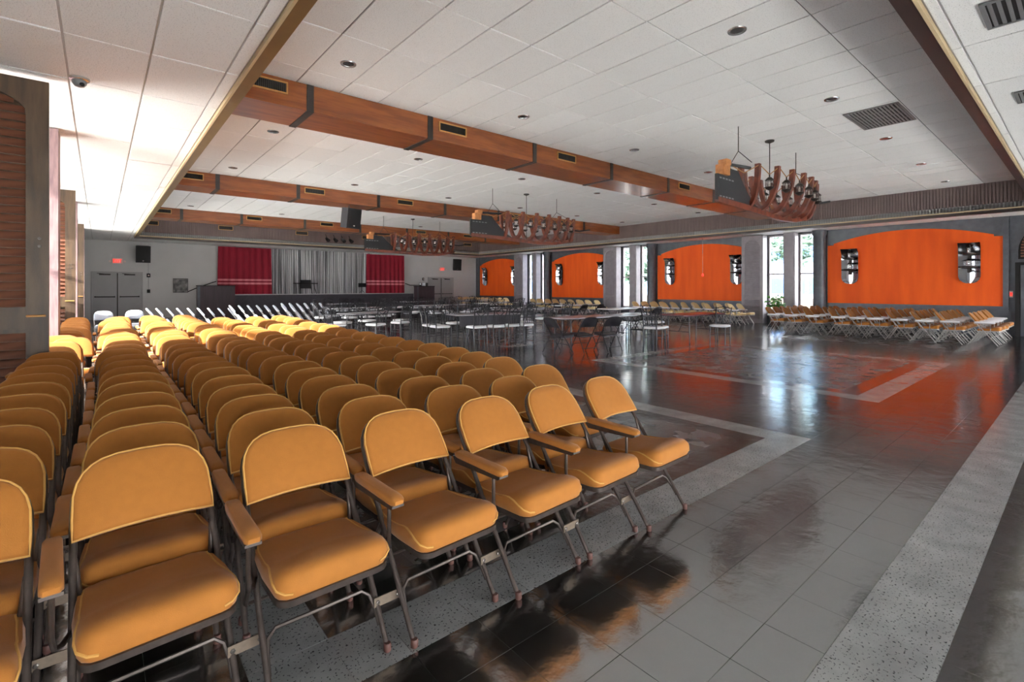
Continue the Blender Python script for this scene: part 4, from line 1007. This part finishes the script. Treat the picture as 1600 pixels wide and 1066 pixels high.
for x, y, a, lab in ((10.45, 6.95, pi / 2, 'black scroll back chair facing the short grey table'), (10.75, 7.05, pi / 2 + .2, 'black scroll back chair tucked beside the short grey table'), (12.3, 6.22, -pi / 2 + .15, 'black scroll back chair in front of the maroon table'), (12.2, 8.1, .0, 'black scroll back chair behind the maroon table')):
    place(sp1, 'sp1', (x, y, 0), a, lab, 'scroll back chairs at the maroon table')
table((7.95, 10.6, 0), -.13, 1.9, .8, M['table_grey'], 'dark aproned table closest to the mustard chairs', apron=True)
seat_round(7.95, 10.6, -.13, 1.9, .8, [(-.62, -.72, pi), (-.12, -.76, pi), (.36, -.72, pi), (.82, -.72, pi), (-1.34, -.1, pi / 2), (-1.34, .42, pi / 2), (1.34, .0, -pi / 2), (-.5, .75, 0), (.3, .75, 0)], sp0, 'sp0', 'white seated spindle chair from the windows', 'dark aproned table', 'spindle chairs at the dark aproned table')
TB = [(5.9, 13.2, .3, 1.8, 'table_grey', 'grey table behind the mustard block', 3), (10.9, 12.0, -.05, 2.4, 'table_grey', 'long grey table between the beams', 4), (13.9, 10.3, 0.0, 2.4, 'table_white', 'long white table facing hanging cord', 2),
      (14.9, 13.6, .05, 2.4, 'table_white', 'long white table near the window shutters', 2), (6.9, 16.6, .1, 1.9, 'table_grey', 'grey table midway to the stage', 4), (10.6, 17.0, 0.0, 2.2, 'table_grey', 'grey table under second boat chandelier', 4),
      (14.2, 18.0, .05, 2.2, 'table_white', 'white table farther along windows', 3), (8.6, 21.4, 0, 2.0, 'table_grey', 'grey table close to the stage front', 4), (12.6, 22.2, 0, 2.0, 'table_grey', 'grey table before the far stage end', 4), (16.6, 23.0, 0, 2.0, 'table_white', 'white table by the far double doors', 3)]
for x, y, a, L_, tm, lab, n in TB:
    table((x, y, 0), a, L_, .78, M[tm], lab)
    sl = around(L_, .78, n - 1 if n > 2 else n)
    if tm == 'table_white' and y < 15: seat_round(x, y, a, L_, .78, [(-.6, -.7, pi), (.4, -.72, pi), (-.2, .7, 0)], blackc, 'blackc', 'black folding chair', lab, 'chairs at the ' + lab)
    else: seat_round(x, y, a, L_, .78, sl, sp0, 'sp0', 'spindle chair from the windows', lab, 'chairs at the ' + lab)

# ------------------------------------------------------------------ plant inside the window bay, and the street outside
def leaf_cloud(n, rx, rz_, size, c, rnd_):
    m = MB()
    for i in range(n):
        a = rnd_.uniform(0, 2 * pi); e = rnd_.uniform(-.9, 1); q = rnd_.uniform(.45, 1); p = Vector((c[0] + rx * q * cos(a) * sqrt(1 - e * e), c[1] + rx * q * sin(a) * sqrt(1 - e * e), c[2] + rz_ * q * e))
        u = Vector((rnd_.gauss(0, 1), rnd_.gauss(0, 1), rnd_.gauss(0, .6))).normalized(); w = u.orthogonal().normalized(); s = size * rnd_.uniform(.6, 1.2)
        nn = u.cross(w) * s * .12
        m.add([p, p + u * s * .5 + w * s * .28 + nn, p + u * s, p + u * s * .5 - w * s * .28 + nn], [(0, 1, 2), (0, 2, 3)])
    return m
r = thing('potted_plant', 'leafy green potted plant standing in the window bay', 'plant', (19.6, 7.75, 0))
b = MB(); b.lathe([(.14, 0), (.19, .3), (.21, .32), (.21, .36), (.17, .36)], 14); b.build('pot', M['pot'], r, smooth=40)
b = MB()
for a in range(5): b.tube([(0, 0, .34), (.08 * cos(a * 1.3), .08 * sin(a * 1.3), .6), (.16 * cos(a * 1.3), .16 * sin(a * 1.3), .85)], .01, 5)
b.build('stem', M['bark'], r); tag(leaf_cloud(90, .3, .3, .2, (0, 0, .86), random.Random(3)).build('foliage', M['leaf'], r), kind='stuff')
b = MB(); b.box(-120, 120, -120, 120, -.35, -.205); tag(b.build('outdoor_ground', M['ext_ground']), kind='structure')
b = MB(); b.box(26, 42, -60, 100, -.2049, -.19); tag(b.build('road', M['asphalt']), kind='structure')
r = thing('garden_wall', 'low pale garden wall outside the windows', 'wall', (0, 0, 0))
b = MB(); b.box(25, 25.25, -6, 60, -.204, .95); b.build('wall_body', M['ext_wall'], r); b = MB(); b.box(24.95, 25.3, -6, 60, .95, 1.03); b.build('coping', M['ext_ground'], r)
def building(x, y0, y1, h, lab, nz):
    r = thing('street_building', lab, 'building', (0, 0, 0))
    b = MB(); b.box(x, x + 8, y0, y1, -.204, h); b.build('building_wall', M['ext_block'], r)
    b = MB(); b.box(x - .3, x + 8.2, y0 - .2, y1 + .2, h, h + .4); b.build('parapet', M['ext_ground'], r)
    wm = MB(); wm.box(-.08, 0, -.9, .9, -.65, .65); wme = wm.mesh('building_window', M['ext_glass'])
    for k in range(nz):
        y = y0 + 1.6
        while y < y1 - 1: inst('building_window', wme, r, (x, y, 1.6 + k * 2.6)); y += 2.6
building(44, 5, 27, 11, 'pale street building with blue windows seen through the nearest window bay', 4)
building(46, 31, 62, 9, 'pale street building seen through the middle window bay', 3)
def tree(loc, h, rad, lab):
    r = thing('street_tree', lab, 'tree', loc); b = MB(); b.tube([(0, 0, -.204), (.1, .05, h * .4), (0, 0, h * .75)], .16, 8, r2=.07); b.build('trunk', M['bark'], r)
    tag(leaf_cloud(420, rad, rad * .8, .55, (0, 0, h * .8), random.Random(int(loc[1]))).build('crown', M['leaf_dark'], r), kind='stuff')
tree((31, 11.2, 0), 5.2, 1.9, 'leafy street tree behind the nearest window bay'); tree((33, 23.4, 0), 5.5, 2.2, 'leafy street tree behind the middle window bay')
tree((29, 13.6, 0), 3.4, 1.3, 'small street tree near the garden wall'); tree((32, 34.5, 0), 5.0, 2.0, 'leafy street tree behind the farthest window bay')
tree((30, 21.6, 0), 3.2, 1.2, 'low street shrub tree near the middle window bay')
